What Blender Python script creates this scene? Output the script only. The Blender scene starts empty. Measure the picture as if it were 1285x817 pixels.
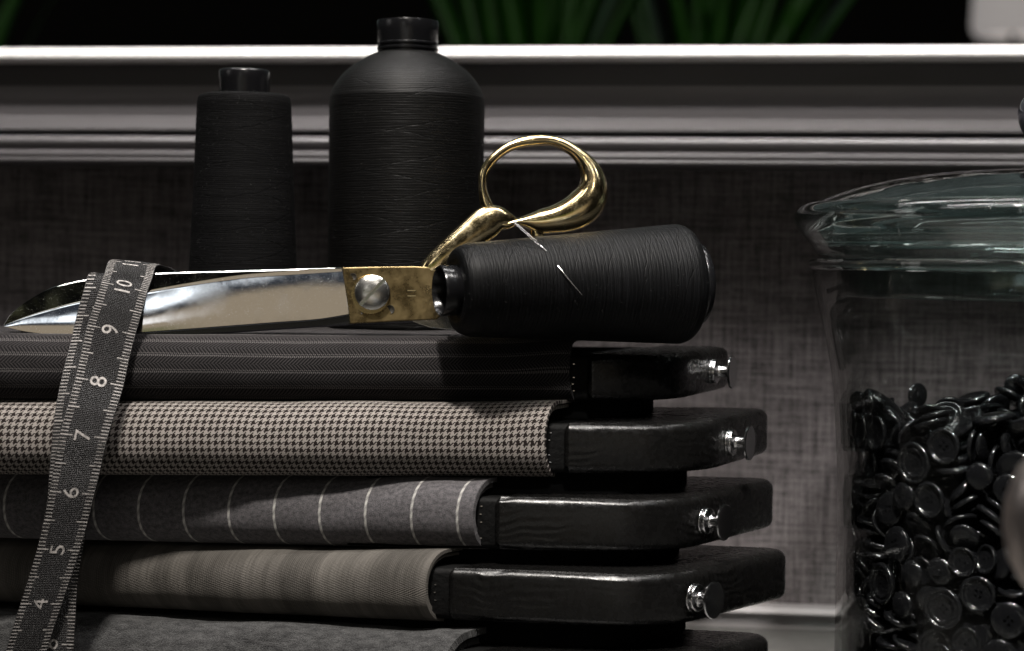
import bpy, bmesh, math, random
from mathutils import Vector, Matrix, Euler, Quaternion, noise
random.seed(11)
scene = bpy.context.scene
COL = scene.collection
PI = math.pi
S = 0.01            # everything below is measured in centimetres
TABLE = -20.9       # table top, in cm below the camera's eye height
PITCH, ROLL, F = math.radians(1.87), 0.012, 2400.0
UP = Vector((0, 0, -TABLE))

# ------------------------------------------------------------------ camera
RCAM = Euler((PI/2 - PITCH, 0, 0)).to_matrix() @ Matrix.Rotation(ROLL, 3, 'Z')
def W(u, v, Y):
    d = RCAM @ Vector(((u - 642.5)/F, -(v - 408.5)/F, -1))
    return d * (Y/d.y)
camd = bpy.data.cameras.new('camera'); cam = bpy.data.objects.new('camera', camd); COL.objects.link(cam)
cam.matrix_world = Matrix.Translation(UP*S) @ RCAM.to_4x4()
camd.sensor_width = 36; camd.lens = 36*F/1285
camd.clip_start = 0.02; camd.clip_end = 100
camd.dof.use_dof = True; camd.dof.focus_distance = 0.855; camd.dof.aperture_fstop = 7.6; camd.dof.aperture_blades = 0
scene.camera = cam

# ------------------------------------------------------------------ node expressions
class X:
    def __init__(s, nt, sock): s.nt, s.s = nt, sock
    def _m(s, op, *a):
        n = s.nt.nodes.new('ShaderNodeMath'); n.operation = op
        for i, q in enumerate((s,) + a):
            if isinstance(q, X): s.nt.links.new(q.s, n.inputs[i])
            else: n.inputs[i].default_value = q
        return X(s.nt, n.outputs[0])
    def __add__(s, o): return s._m('ADD', o)
    __radd__ = __add__
    def __sub__(s, o): return s._m('SUBTRACT', o)
    def __rsub__(s, o): return (s*-1) + o
    def __mul__(s, o): return s._m('MULTIPLY', o)
    __rmul__ = __mul__
    def __truediv__(s, o): return s._m('DIVIDE', o)
    def __pow__(s, o): return s._m('POWER', o)
    def mod(s, o): return s._m('FLOORED_MODULO', o)
    def floor(s): return s._m('FLOOR')
    def sin(s): return s._m('SINE')
    def abs(s): return s._m('ABSOLUTE')
    def lt(s, o): return s._m('LESS_THAN', o)
    def gt(s, o): return s._m('GREATER_THAN', o)
    def mx(s, o): return s._m('MAXIMUM', o)
    def mn(s, o): return s._m('MINIMUM', o)
    def smooth(s, a, b, lo=0.0, hi=1.0):
        n = s.nt.nodes.new('ShaderNodeMapRange'); n.interpolation_type = 'SMOOTHSTEP'
        s.nt.links.new(s.s, n.inputs['Value'])
        for k, q in (('From Min', a), ('From Max', b), ('To Min', lo), ('To Max', hi)): n.inputs[k].default_value = q
        return X(s.nt, n.outputs[0])

class Mat:
    def __init__(m, name, color=(0.5,0.5,0.5), rough=0.5, metal=0.0, **kw):
        m.mat = bpy.data.materials.new(name); m.mat.use_nodes = True
        m.nt = m.mat.node_tree; m.p = m.nt.nodes['Principled BSDF']
        m.set('Base Color', color); m.set('Roughness', rough); m.set('Metallic', metal)
        for k, v in kw.items(): m.set(k.replace('_', ' '), v)
    def set(m, k, v):
        i = m.p.inputs[k]
        if isinstance(v, X): m.nt.links.new(v.s, i)
        elif isinstance(v, (tuple, list)): i.default_value = (*v, 1) if len(v) == 3 else v
        elif isinstance(v, bpy.types.NodeSocket): m.nt.links.new(v, i)
        else: i.default_value = v
    def coord(m, which='Object', scale=100.0):
        t = m.nt.nodes.new('ShaderNodeTexCoord'); mp = m.nt.nodes.new('ShaderNodeMapping')
        m.nt.links.new(t.outputs[which], mp.inputs['Vector'])
        mp.inputs['Scale'].default_value = (scale,)*3 if not isinstance(scale, tuple) else scale
        return mp.outputs[0]
    def uv(m, su=1.0, sv=1.0): return m.coord('UV', (su, sv, 1))
    def sep(m, vec):
        n = m.nt.nodes.new('ShaderNodeSeparateXYZ'); m.nt.links.new(vec, n.inputs[0])
        return [X(m.nt, o) for o in n.outputs]
    def comb(m, x, y, z=0.0):
        n = m.nt.nodes.new('ShaderNodeCombineXYZ')
        for i, q in enumerate((x, y, z)):
            if isinstance(q, X): m.nt.links.new(q.s, n.inputs[i])
            else: n.inputs[i].default_value = q
        return n.outputs[0]
    def noise(m, vec, scale=1.0, detail=3.0, rough=0.5):
        n = m.nt.nodes.new('ShaderNodeTexNoise'); m.nt.links.new(vec, n.inputs['Vector'])
        n.inputs['Scale'].default_value = scale; n.inputs['Detail'].default_value = detail; n.inputs['Roughness'].default_value = rough
        return X(m.nt, n.outputs[0])
    def mix(m, f, a, b):
        n = m.nt.nodes.new('ShaderNodeMix'); n.data_type = 'RGBA'
        ins = [i for i in n.inputs if i.type == 'RGBA']; fi = n.inputs[0]
        if isinstance(f, X): m.nt.links.new(f.s, fi)
        else: fi.default_value = f
        for i, q in zip(ins, (a, b)):
            if isinstance(q, bpy.types.NodeSocket): m.nt.links.new(q, i)
            else: i.default_value = (*q, 1)
        return [o for o in n.outputs if o.type == 'RGBA'][0]
    def bump(m, h, dist, strength=1.0, into=None):
        n = m.nt.nodes.new('ShaderNodeBump'); n.inputs['Distance'].default_value = dist*S; n.inputs['Strength'].default_value = strength
        m.nt.links.new(h.s, n.inputs['Height'])
        if into is not None: m.nt.links.new(into, n.inputs['Normal'])
        m.nt.links.new(n.outputs[0], m.p.inputs['Normal'])
        return n.outputs[0]

# ------------------------------------------------------------------ object helpers
def thing(name, label, cat, loc=(0,0,0), rotz=0.0, group=None, kind=None):
    o = bpy.data.objects.new(name, None); COL.objects.link(o)
    o.empty_display_size = 0.01
    o.location = (Vector(loc) + UP)*S; o.rotation_euler = (0, 0, rotz)
    tag(o, label, cat, group, kind); o['_loc'] = 0
    del o['_loc']
    return o
def tag(o, label=None, cat=None, group=None, kind=None):
    if label: o['label'] = label
    if cat: o['category'] = cat
    if group: o['group'] = group
    if kind: o['kind'] = kind
    return o
def mesh_of(name, V, Fs, mats, smooth=True, uvs=None, midx=None):
    me = bpy.data.meshes.new(name)
    me.from_pydata([tuple(c*S for c in v) for v in V], [], Fs)
    for m in (mats if isinstance(mats, (list, tuple)) else [mats]): me.materials.append(m.mat)
    if smooth: me.polygons.foreach_set('use_smooth', [True]*len(me.polygons))
    if uvs is not None:
        ul = me.uv_layers.new(name='UVMap')
        for l in me.loops: ul.data[l.index].uv = uvs[l.vertex_index]
    if midx is not None:
        for p, i in zip(me.polygons, midx): p.material_index = i
    me.update(); return me
def part(name, V, Fs, mats, parent=None, origin=None, smooth=True, uvs=None, midx=None, fix=True, sharp=None):
    """one mesh object; V in cm in the parent's frame (or, with origin, in world cm taken relative to it)"""
    if origin is not None: V = [Vector(v) - Vector(origin) for v in V]
    me = mesh_of(name, V, Fs, mats, smooth, uvs, midx)
    if fix:
        bm = bmesh.new(); bm.from_mesh(me); bmesh.ops.recalc_face_normals(bm, faces=bm.faces); bm.to_mesh(me); bm.free()
    if sharp is not None:
        me.set_sharp_from_angle(angle=math.radians(sharp))
    o = bpy.data.objects.new(name, me); COL.objects.link(o)
    if parent is not None: o.parent = parent
    else: o.location = UP*S
    return o
def bevelmod(o, w, seg=2, ang=35):
    b = o.modifiers.new('bevel', 'BEVEL'); b.width = w*S; b.segments = seg; b.limit_method = 'ANGLE'; b.angle_limit = math.radians(ang)
    b.harden_normals = False
    return o

def grid_faces(n, m, closeu=False, closev=False):
    f = []
    for i in range(n if closeu else n-1):
        for j in range(m if closev else m-1):
            a, b = i*m + j, ((i+1) % n)*m + j
            c, d = ((i+1) % n)*m + (j+1) % m, i*m + (j+1) % m
            f.append((a, b, c, d))
    return f
def lathe(prof, n=64, axis=None, org=(0,0,0)):
    """prof [(r, h)], around +Z or around axis"""
    q = Vector((0,0,1)).rotation_difference(Vector(axis)).to_matrix() if axis is not None else Matrix.Identity(3)
    V = []; uv = []
    L = 0; arc = [0]
    for a, b in zip(prof, prof[1:]): L += math.hypot(a[0]-b[0], a[1]-b[1]); arc.append(L)
    for i in range(n):
        t = 2*PI*i/n
        for k, (r, h) in enumerate(prof):
            V.append(q @ Vector((r*math.cos(t), r*math.sin(t), h)) + Vector(org)); uv.append((i/n, arc[k]))
    return V, grid_faces(n, len(prof), closeu=True), uv
def sweep(pts, radii, n=12, closed=False, side=Vector((0,-1,0)), caps=True, power=1.0):
    """pts world vectors, radii [(in-plane, out-of-plane)] ; out-of-plane direction = side"""
    V = []; m = len(pts)
    for i, p in enumerate(pts):
        a = pts[(i-1) % m] if closed or i > 0 else p
        b = pts[(i+1) % m] if closed or i < m-1 else p
        t = (Vector(b)-Vector(a)).normalized()
        w = t.cross(side).normalized(); s2 = w.cross(t).normalized()
        rw, rs = radii[i]
        for k in range(n):
            th = 2*PI*k/n; c, s_ = math.cos(th), math.sin(th)
            c = math.copysign(abs(c)**power, c); s_ = math.copysign(abs(s_)**power, s_)
            V.append(Vector(p) + w*rw*c + s2*rs*s_)
    Fs = grid_faces(m, n, closeu=closed, closev=True)
    if not closed and caps: Fs += [tuple(range(n)), tuple((m-1)*n + k for k in range(n))]
    return V, Fs
def merge(*ms):
    V = []; Fs = []
    for v, f in ms:
        b = len(V); V += list(v); Fs += [tuple(b+i for i in q) for q in f]
    return V, Fs
def box(x0,x1,y0,y1,z0,z1):
    V = [(x,y,z) for x in (x0,x1) for y in (y0,y1) for z in (z0,z1)]
    return V, [(0,1,3,2),(4,6,7,5),(0,4,5,1),(2,3,7,6),(0,2,6,4),(1,5,7,3)]
def catmull(P, k=6, closed=False):
    out = []; n = len(P); P = [Vector(p) for p in P]
    for i in range(n if closed else n-1):
        p0 = P[(i-1) % n] if closed or i > 0 else P[i]
        p1 = P[i]; p2 = P[(i+1) % n]
        p3 = P[(i+2) % n] if closed or i < n-2 else p2
        for j in range(k):
            t = j/k
            out.append(0.5*((2*p1) + (p2-p0)*t + (2*p0-5*p1+4*p2-p3)*t*t + (3*p1-p0-3*p2+p3)*t**3))
    if not closed: out.append(P[-1])
    return out
def round_prof(P, k=4):
    """light Catmull smoothing of a profile"""
    Q = catmull([(a, b, 0) for a, b in P], k); return [(max(q.x, 0), q.y) for q in Q]
def lerp_tab(tab, x):
    if x <= tab[0][0]: return tab[0][1]
    for (a, va), (b, vb) in zip(tab, tab[1:]):
        if x <= b: return va + (vb-va)*(x-a)/(b-a)
    return tab[-1][1]
def cr_tab(tab, x):
    """smooth interpolation of a table"""
    n = len(tab)
    if x <= tab[0][0]: return tab[0][1]
    if x >= tab[-1][0]: return tab[-1][1]
    for i in range(n-1):
        if x <= tab[i+1][0]:
            x0, y0 = tab[i]; x1, y1 = tab[i+1]; h = x1-x0; t = (x-x0)/h
            def sl(k):
                if k == 0: return (tab[1][1]-tab[0][1])/(tab[1][0]-tab[0][0])
                if k == n-1: return (tab[-1][1]-tab[-2][1])/(tab[-1][0]-tab[-2][0])
                return (tab[k+1][1]-tab[k-1][1])/(tab[k+1][0]-tab[k-1][0])
            m0, m1 = sl(i)*h, sl(i+1)*h
            return (2*t**3-3*t*t+1)*y0 + (t**3-2*t*t+t)*m0 + (-2*t**3+3*t*t)*y1 + (t**3-t*t)*m1
def rounded_poly(P, R, inset=0.0, seg=8):
    """convex CCW polygon, corner radii R, moved inwards by inset"""
    n = len(P); P = [Vector(p) for p in P]; out = []
    for i in range(n):
        a, b, c = P[i-1], P[i], P[(i+1) % n]
        d1 = (b-a).normalized(); d2 = (c-b).normalized()
        n1 = Vector((-d1.y, d1.x)); n2 = Vector((-d2.y, d2.x))
        turn = math.atan2(d1.x*d2.y - d1.y*d2.x, d1.dot(d2))
        r = R[i]; t = r*math.tan(turn/2)
        cen = b - d1*t + n1*r
        for k in range(seg+1):
            ang = turn*k/seg
            v = -n1; v = Vector((v.x*math.cos(ang)-v.y*math.sin(ang), v.x*math.sin(ang)+v.y*math.cos(ang)))
            out.append(cen + v*max(r-inset, 0.01))
    return out
def slab(P, R, z0, z1, bev, seg=8, bseg=5):
    V = []; rings = []
    for k in range(bseg+1):
        a = PI/2*k/bseg; rings.append((bev*(1-math.sin(a)), z0 + bev*(1-math.cos(a))))
    for k in range(bseg+1):
        a = PI/2*k/bseg; rings.append((bev*(1-math.cos(a)), z1 - bev*(1-math.sin(a))))
    m = 0
    for ins, z in rings:
        pl = rounded_poly(P, R, ins, seg); m = len(pl)
        V += [(p.x, p.y, z) for p in pl]
    Fs = grid_faces(len(rings), m, closev=True)
    Fs += [tuple(range(m)), tuple((len(rings)-1)*m + k for k in range(m))]
    return V, Fs
def text_mesh(s, size):
    c = bpy.data.curves.new('t', 'FONT'); c.body = s; c.size = size; c.align_x = 'CENTER'; c.align_y = 'CENTER'; c.resolution_u = 3
    o = bpy.data.objects.new('t', c); COL.objects.link(o)
    bpy.context.view_layer.update()
    me = bpy.data.meshes.new_from_object(o.evaluated_get(bpy.context.evaluated_depsgraph_get()))
    V = [v.co.copy() for v in me.vertices]; Fs = [tuple(p.vertices) for p in me.polygons]
    bpy.data.objects.remove(o); bpy.data.curves.remove(c); bpy.data.meshes.remove(me)
    return V, Fs
def boolean(me_a, cutters):
    a = bpy.data.objects.new('a', me_a); COL.objects.link(a); cs = []
    for c in cutters:
        o = bpy.data.objects.new('c', c); COL.objects.link(o); cs.append(o)
        m = a.modifiers.new('b', 'BOOLEAN'); m.operation = 'DIFFERENCE'; m.object = o; m.solver = 'EXACT'
    bpy.context.view_layer.update()
    me = bpy.data.meshes.new_from_object(a.evaluated_get(bpy.context.evaluated_depsgraph_get()))
    for o in cs + [a]: bpy.data.objects.remove(o)
    return me

# ------------------------------------------------------------------ materials
def cloth_bump(m, u, v, f, dist):
    h = (u*f).sin()*(v*f).sin()
    m.bump(h, dist)
def m_linen():
    m = Mat('linen_wallcovering', rough=0.9)
    c = m.coord('Object', 100); x, y, z = m.sep(c)
    tx = (x*11.0).floor(); tz = (z*11.0).floor()
    nx = m.noise(m.comb(tx*3.73, z*0.22), 1, 2, 0.6)*0.75 + m.noise(m.comb(tx*5.1, z*2.6), 1, 1)*0.25
    nz = m.noise(m.comb(x*0.22, tz*3.73, 4.0), 1, 2, 0.6)*0.75 + m.noise(m.comb(x*2.6, tz*5.1, 7.0), 1, 1)*0.25
    fine = m.noise(m.comb(x*24.0, z*24.0), 1, 2)
    seam = ((z + 8.6).mod(5.9)).lt(0.14)*0.05 + ((x - 3.1).mod(9.6)).lt(0.16)*0.05
    wv = (x*69.1).sin().abs()*0.5 + (z*69.1).sin().abs()*0.5
    f = (nz + nx - 1.0)*1.5 + 0.42 + (fine - 0.5)*0.5 + wv*0.12 - seam
    m.set('Base Color', m.mix(f.smooth(0.0, 1.0), (0.031,0.028,0.0285), (0.215,0.193,0.195)))
    m.bump(f, 0.03)
    return m
LINEN = m_linen(); LINEN.set('Specular IOR Level', 0.15)
MOULD = Mat('satin_grey_paint', (0.11,0.103,0.104), 0.36)
_c = MOULD.coord('Object', (3, 60, 60)); MOULD.set('Roughness', MOULD.noise(_c, 1, 4).smooth(0.2, 0.8, 0.3, 0.5))
TABLEM = Mat('grey_stone', rough=0.5)
_c = TABLEM.coord('Object', 100); TABLEM.set('Base Color', TABLEM.mix(TABLEM.noise(_c, 2.0, 6), (0.035,0.035,0.033), (0.085,0.083,0.078)))
DARKROOM = Mat('dark_paint', (0.004,0.0037,0.0037), 0.9)

def m_thread(name, col, rough=0.5, lines=34.0, seed=0.0, spec=0.5):
    """wound thread: UV.x once round, UV.y along the cone in cm"""
    m = Mat(name, col, rough); m.set('Specular IOR Level', spec)
    x, y, _ = m.sep(m.uv())
    n1 = m.noise(m.comb(x*6.0 + seed, y*0.9), 1, 3)
    thr = ((y*lines*0.32 + x*2.0 + n1*2.2)*2.0*PI).sin() + ((y*lines*0.57 + x*5.0 - n1*4.0)*2.0*PI).sin()*0.6 + ((y*lines*0.17 - x*3.0 + n1*3.0)*2.0*PI).sin()*0.5
    n2 = m.noise(m.comb(x*30.0, y*26.0), 1, 3)
    # crossing strands: few slanting, slightly bent lines that fade in and out
    w1 = ((y*0.62 + (x*2*PI + seed).sin()*0.55 + n1*0.5 + seed).mod(1.0) - 0.5).abs().smooth(0.0, 0.025)
    w2 = ((y*0.47 - (x*2*PI + seed*2).sin()*0.4 + n1*0.35 + seed*1.7).mod(1.0) - 0.5).abs().smooth(0.0, 0.018)
    k = (1.0 - w1)*n1.smooth(0.35, 0.5) + (1.0 - w2)*n1.smooth(0.42, 0.58)
    h = thr*0.30 + n2*1.3 - k*1.0
    m.bump(h, 0.008)
    n4 = m.noise(m.comb(x*0.7 + seed, y*2.6), 1, 4, 0.7)
    d = tuple(c*0.35 for c in col); b = tuple(c*1.8 for c in col)
    m.set('Base Color', m.mix((n2*0.6 + n1*0.25 + n4*0.9 - 0.45 - k*0.7 + thr*0.10).smooth(0.15, 0.95), d, b))
    return m
THREAD_A = m_thread('matte_black_thread', (0.0035,0.0035,0.0037), 0.75, seed=0.3, spec=0.06)
THREAD_B = m_thread('black_thread_sheen', (0.0022,0.0021,0.0020), 0.5, lines=26, seed=1.1, spec=0.13)
THREAD_C = m_thread('black_cotton_thread', (0.0024,0.0025,0.0028), 0.5, lines=18, seed=2.4, spec=0.10)
PLASTIC = Mat('black_plastic', (0.004,0.004,0.0045), 0.22, Specular_IOR_Level=0.3)
_c = PLASTIC.coord('Object', 100); PLASTIC.bump(PLASTIC.noise(_c, 6, 3), 0.006)
FUZZ = Mat('thread_fibre', (0.02,0.02,0.019), 0.7)

def m_block():
    m = Mat('black_lacquered_wood', (0.0028,0.0027,0.0026), 0.3, Specular_IOR_Level=0.32)
    c = m.coord('Object', 100); x, y, z = m.sep(c)
    n = m.noise(m.comb(x*0.35, y*0.35, z*0.5), 1, 2)
    n2 = m.noise(c, 3.5, 5, 0.65)
    grain = ((z*9.0 + n*13.0 + (x*0.25).sin()*2.0)*2.0).sin()
    m.bump(grain*n.smooth(0.4, 0.65)*0.26 + n2*0.2 + m.noise(c, 30, 2)*0.12, 0.045, 0.8)
    m.set('Roughness', n2.smooth(0.3, 0.7, 0.2, 0.34))
    return m
BLOCK = m_block()
_c = BLOCK.coord('Object', 100); _d = BLOCK.noise(_c, 17, 2, 0.5).gt(0.765)*BLOCK.noise(_c, 0.8, 2).smooth(0.45, 0.6)
BLOCK.set('Base Color', BLOCK.mix(_d, (0.0028,0.0027,0.0026), (0.22,0.21,0.20)))
CHROME = Mat('chrome', (0.62,0.62,0.63), 0.16, 1.0)
CORE = Mat('black_core_board', (0.0035,0.0035,0.0035), 0.65, Specular_IOR_Level=0.1)
_c = CORE.coord('Object', 100); CORE.bump(CORE.noise(_c, 4, 5), 0.05)

def m_herring():
    m = Mat('herringbone_wool', rough=0.85, Specular_IOR_Level=0.08)
    x, y, _ = m.sep(m.uv())
    T = 0.055
    band = (y/0.36).floor().mod(2.0)*2.0 - 1.0
    tw = ((x + band*y*0.9)/(T*2.9)).mod(1.0)
    lines = tw.lt(0.45)
    fib = m.noise(m.comb(x*12.0, y*12.0), 1, 3)
    dot = (y.mod(0.72) - 0.36).abs().lt(0.035)*(x/0.085).mod(1.0).lt(0.5)
    dot2 = ((y + 0.10).mod(0.72) - 0.36).abs().lt(0.02)*(x/0.085 + 0.5).mod(1.0).lt(0.4)
    a = m.mix((lines*0.55 + fib*0.5).smooth(0.15, 0.95), (0.005,0.0046,0.0048), (0.034,0.031,0.032))
    m.set('Base Color', m.mix(dot.mx(dot2), a, (0.10,0.094,0.093)))
    m.bump(lines*0.6 + fib, 0.02); m.set('Sheen Weight', 0.03)
    return m
def m_hound():
    m = Mat('houndstooth_wool', rough=0.85, Specular_IOR_Level=0.08)
    x, y, _ = m.sep(m.uv())
    T = 0.305/8
    wob = m.noise(m.comb(x*0.8, y*0.8), 1, 2)*0.09
    px = ((x + wob)/T).floor(); py = (((y + wob)/T)).floor()
    wc = px.mod(8.0).lt(3.5); fc = py.mod(8.0).lt(3.5)
    tw = (px + py).mod(4.0).lt(1.5)
    pat = wc*tw + fc*(1.0 - tw)
    fib = m.noise(m.comb(x*22.0, y*22.0), 1, 2)
    big = m.noise(m.comb(x*0.3, y*0.3), 1, 2)
    lt = m.mix(fib, (0.265,0.24,0.222), (0.45,0.412,0.38)); dk = m.mix(fib, (0.010,0.007,0.0065), (0.030,0.022,0.020))
    m.set('Base Color', m.mix(pat, lt, dk))
    m.bump((x/T*PI).sin().abs() + (y/T*PI).sin().abs() + fib, 0.018)
    m.set('Sheen Weight', 0.02)
    return m
def m_flannel():
    m = Mat('chalk_stripe_flannel', rough=0.95, Specular_IOR_Level=0.08)
    x, y, _ = m.sep(m.uv())
    n = m.noise(m.comb(x*5.0, y*5.0), 1, 5, 0.65); f = m.noise(m.comb(x*28.0, y*28.0), 1, 3)
    base = m.mix((n*0.65 + f*0.5 - 0.1).smooth(0.25, 0.75), (0.04,0.0385,0.0415), (0.15,0.142,0.148))
    sx = ((x + 0.35 + n*0.02).mod(2.02) - 1.01)
    st = sx.abs().smooth(0.03, 0.075, 1.0, 0.0)*(f*1.2 + 0.35)*(((y*14.0 + x*18.0).sin())*0.3 + 0.75)
    m.set('Base Color', m.mix(st.mn(1.0), base, (0.42,0.41,0.39)))
    m.bump(n*0.6 + f*0.6, 0.05); m.set('Sheen Weight', 0.1); m.set('Sheen Roughness', 0.4)
    return m
def m_check():
    m = Mat('glen_check_worsted', rough=0.75, Specular_IOR_Level=0.08)
    x, y, _ = m.sep(m.uv())
    fine = (y*85.0 + x*26.0).sin()*0.5 + 0.5
    n = m.noise(m.comb(x*1.4, y*0.12), 1, 4, 0.6); n3 = m.noise(m.comb(x*16.0, y*0.5), 1, 2)
    pane = (((x*2*PI/4.3).sin())*0.5 + 0.5).smooth(0.55, 0.8)*((x*75.0).sin()*0.5 + 0.5)
    fac = n*0.75 + n3*0.4 + fine*0.12 - 0.15 - pane*0.22
    m.set('Base Color', m.mix(fac.smooth(0.1, 0.9), (0.040,0.037,0.033), (0.130,0.120,0.108)))
    m.bump(fine + n3, 0.012); m.set('Sheen Weight', 0.02)
    return m
def m_felt():
    m = Mat('charcoal_felt', rough=0.95, Specular_IOR_Level=0.08)
    x, y, _ = m.sep(m.uv())
    n = m.noise(m.comb(x*1.6, y*3.0), 1, 5, 0.7); f = m.noise(m.comb(x*16.0, y*16.0), 1, 4)
    m.set('Base Color', m.mix((n*0.7 + f*0.5 - 0.1).smooth(0.3, 0.75), (0.014,0.014,0.0145), (0.08,0.08,0.08)))
    m.bump(n*0.7 + f, 0.08); m.set('Sheen Weight', 0.12)
    return m

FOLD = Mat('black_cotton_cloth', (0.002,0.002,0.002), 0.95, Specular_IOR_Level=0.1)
# ------------------------------------------------------------------ cloth-covered sample books
PSI = math.radians(62); CP, SP = math.cos(PSI), math.sin(PSI)
def section(z0, z1, depth, bulge, n=22, nb=8, pw=0.95):
    h = (z1-z0)/2; zc = (z0+z1)/2; out = []
    for k in range(nb): out.append((depth - (depth-bulge)*k/nb, z1))
    for k in range(n+1):
        a = PI/2 - PI*k/n
        out.append((bulge*(1 - abs(math.cos(a))**pw), zc + h*math.copysign(abs(math.sin(a))**0.92, math.sin(a))))
    for k in range(1, nb+1): out.append((bulge + (depth-bulge)*k/nb, z0))
    return out
def cloth(x0, x1, z0, z1, depth, bulge, th, seed, wob=0.05, lift=0.0, liftw=2.0, yo=-0.25, nx=110, skew=0.0):
    outer = section(z0, z1, depth, bulge); inner = section(z0+th, z1-th, depth, max(bulge-th*0.6, 0.3))
    inner = [(d+th if d < bulge else d, z) for d, z in inner]
    V = []; uv = []
    ring = outer + inner[::-1]; no = len(outer)
    arc = [0]
    for a, b in zip(outer, outer[1:]): arc.append(arc[-1] + math.hypot(a[0]-b[0], a[1]-b[1]))
    arcs = arc + arc[::-1]
    for i in range(nx):
        s = i/(nx-1); x = x0 + (x1-x0)*s**0.85
        for k, (d, z) in enumerate(ring):
            n1 = noise.noise(Vector((x*0.28, d*0.3 + z*0.2, seed)))*wob*2
            n2 = noise.noise(Vector((x*0.9, z*0.9 + d*0.5, seed+9)))*wob*0.6
            up = 1.0 if z > (z0+z1)/2 else 0.0
            l = lift*math.exp(-((x1-x)/liftw)**2)*up
            amp = (n1+n2)
            V.append((x + d*CP + amp*0.3, d*SP + yo - amp*(1 if d < bulge*1.2 else 0.2), z + l + amp*0.5*up))
            uv.append((x, arcs[k]))
    m = len(ring)
    Fs = grid_faces(nx, m, closev=True) + [tuple(range(m))[::-1]]
    # right end as quads between outer and inner rings
    b = (nx-1)*m
    for k in range(no-1): Fs.append((b+k, b+k+1, b+m-2-k, b+m-1-k))
    Fs = [f for f in Fs if f != tuple(range(m))[::-1]]
    return V, Fs, uv
KN = [(0,0),(0.58,0),(0.60,0.05),(0.60,0.20),(0.56,0.28),(0.36,0.33),(0.29,0.45),(0.28,0.7),(0.32,0.84),(0.5,0.97)]
def sample_book(label, corner, theta, cx, cz, blk, mat, seed, knob_s=None, side_len=11.3, lift=0.0, wob=0.05, bulge=1.1, depth=13, th=0.16, layers=2, xleft=-36, liner=0.0):
    P = Vector((corner[0], corner[1], 0)); t = math.radians(theta)
    z0, z1 = cz; b0, b1 = blk
    root = thing('fabric_sample_book', label, 'fabric sample', (P.x, P.y, z0), -t, 'fabric sample books in the stack')
    O = z0
    V, Fs, uv = cloth(xleft, cx, 0, z1-z0, depth, bulge, th, seed, wob, lift)
    part('cloth', V, Fs, mat, root, uvs=uv, sharp=50)
    if layers > 1:
        zz = th*1.5
        V, Fs, uv = cloth(cx-12, cx-0.03, zz, z1-z0-zz, depth+0.15, bulge-0.1, th*0.9, seed+3, wob*0.3, lift*0.85, yo=-0.25+th*1.6, nx=50)
        part('inner_cloth', V, Fs, mat, root, uvs=uv, sharp=50)
    # block of black lacquered wood, slanting end, big front corner radius
    bx = Vector((CP, SP))
    A = Vector((0,0)); L = cx + 0.75
    poly = [Vector((L,0)), A, bx*side_len, Vector((L,0)) + bx*side_len]
    V, Fs = slab(poly, [0.25, 4.6, 1.1, 0.3], b0-O, b1-O, 0.42, seg=14)
    blo = part('block', V, Fs, BLOCK, root, sharp=60)
    poly = [Vector((cx-6,0.35)), Vector((L+0.6,0.35)), Vector((L+0.6,0.35)) + bx*(side_len-1), Vector((cx-6,0.35)) + bx*(side_len-1)]
    V, Fs = slab(poly, [0.3]*4, b0-O-0.05, b1-O-0.06, 0.28, seg=5)
    ce = part('core_board', V, Fs, CORE, root, sharp=60)
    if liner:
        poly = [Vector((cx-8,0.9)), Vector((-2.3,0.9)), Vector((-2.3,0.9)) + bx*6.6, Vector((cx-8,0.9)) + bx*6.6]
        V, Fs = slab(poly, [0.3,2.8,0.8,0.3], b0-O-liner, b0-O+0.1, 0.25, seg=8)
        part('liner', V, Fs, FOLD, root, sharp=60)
    st = []
    for k in range(5):
        if (k*7 + int(seed)*3) % 4 == 0: continue
        zc = b0-O + 0.45 + (b1-b0-0.9)*k/4
        for dx in (0.28,):
            x = cx + dx + 0.03*math.sin(k*3+seed)
            st.append(box(x-0.03, x+0.05, 0.32, 0.40, zc-0.02, zc+0.02))
    V, Fs = merge(*st); part('staples', V, Fs, CHROME, ce, smooth=False)
    if knob_s is not None:
        nrm = Vector((SP, -CP, 0)); c = Vector((CP, SP, 0))*knob_s; c.z = (b0+b1)/2 - O
        V, Fs, uv = lathe(round_prof(KN, 4), 64, nrm, c)
        kb = part('knob', V, Fs, CHROME, root, sharp=40)
        V, Fs, uv = lathe([(0,0.90),(0.70,0.92),(0.80,0.96),(0.81,1.02),(0.76,1.06),(0.68,1.05),(0,1.05)], 40, nrm, c)
        part('knob_disc', V, Fs, CHROME, kb, sharp=40)
    return root

sample_book('dark herringbone wool with dotted stripes, topmost book, under the scissors', (7.3,86), -7, -4.8, (-6.25,-3.3), (-6.15,-4.05), m_herring(), 1.0,
            knob_s=6.6, liner=1.0, lift=0.22, wob=0.05, bulge=1.3)
sample_book('black and cream houndstooth wool, second book from the top', (8.5,84.2), -4, -7.05, (-9.47,-6.2), (-9.2,-7.0), m_hound(), 2.0,
            knob_s=3.7, side_len=11.6, liner=1.25, lift=0.12, wob=0.05, bulge=1.6)
sample_book('mid grey flannel with pale chalk stripes, third book from the top', (7.15,82.4), 4.5, -8.75, (-12.65,-9.47), (-12.5,-10.2), m_flannel(), 3.0,
            knob_s=2.8, side_len=11.6, liner=0.9, wob=0.07, lift=0.0, bulge=1.6, th=0.2)
sample_book('smooth taupe fine check worsted, fourth book from the top', (6.75,80.5), 10, -10.45, (-15.7,-12.68), (-15.45,-13.2), m_check(), 4.0,
            knob_s=2.0, side_len=11.4, liner=1.2, wob=0.06, lift=0.15, bulge=1.5, th=0.14)
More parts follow.
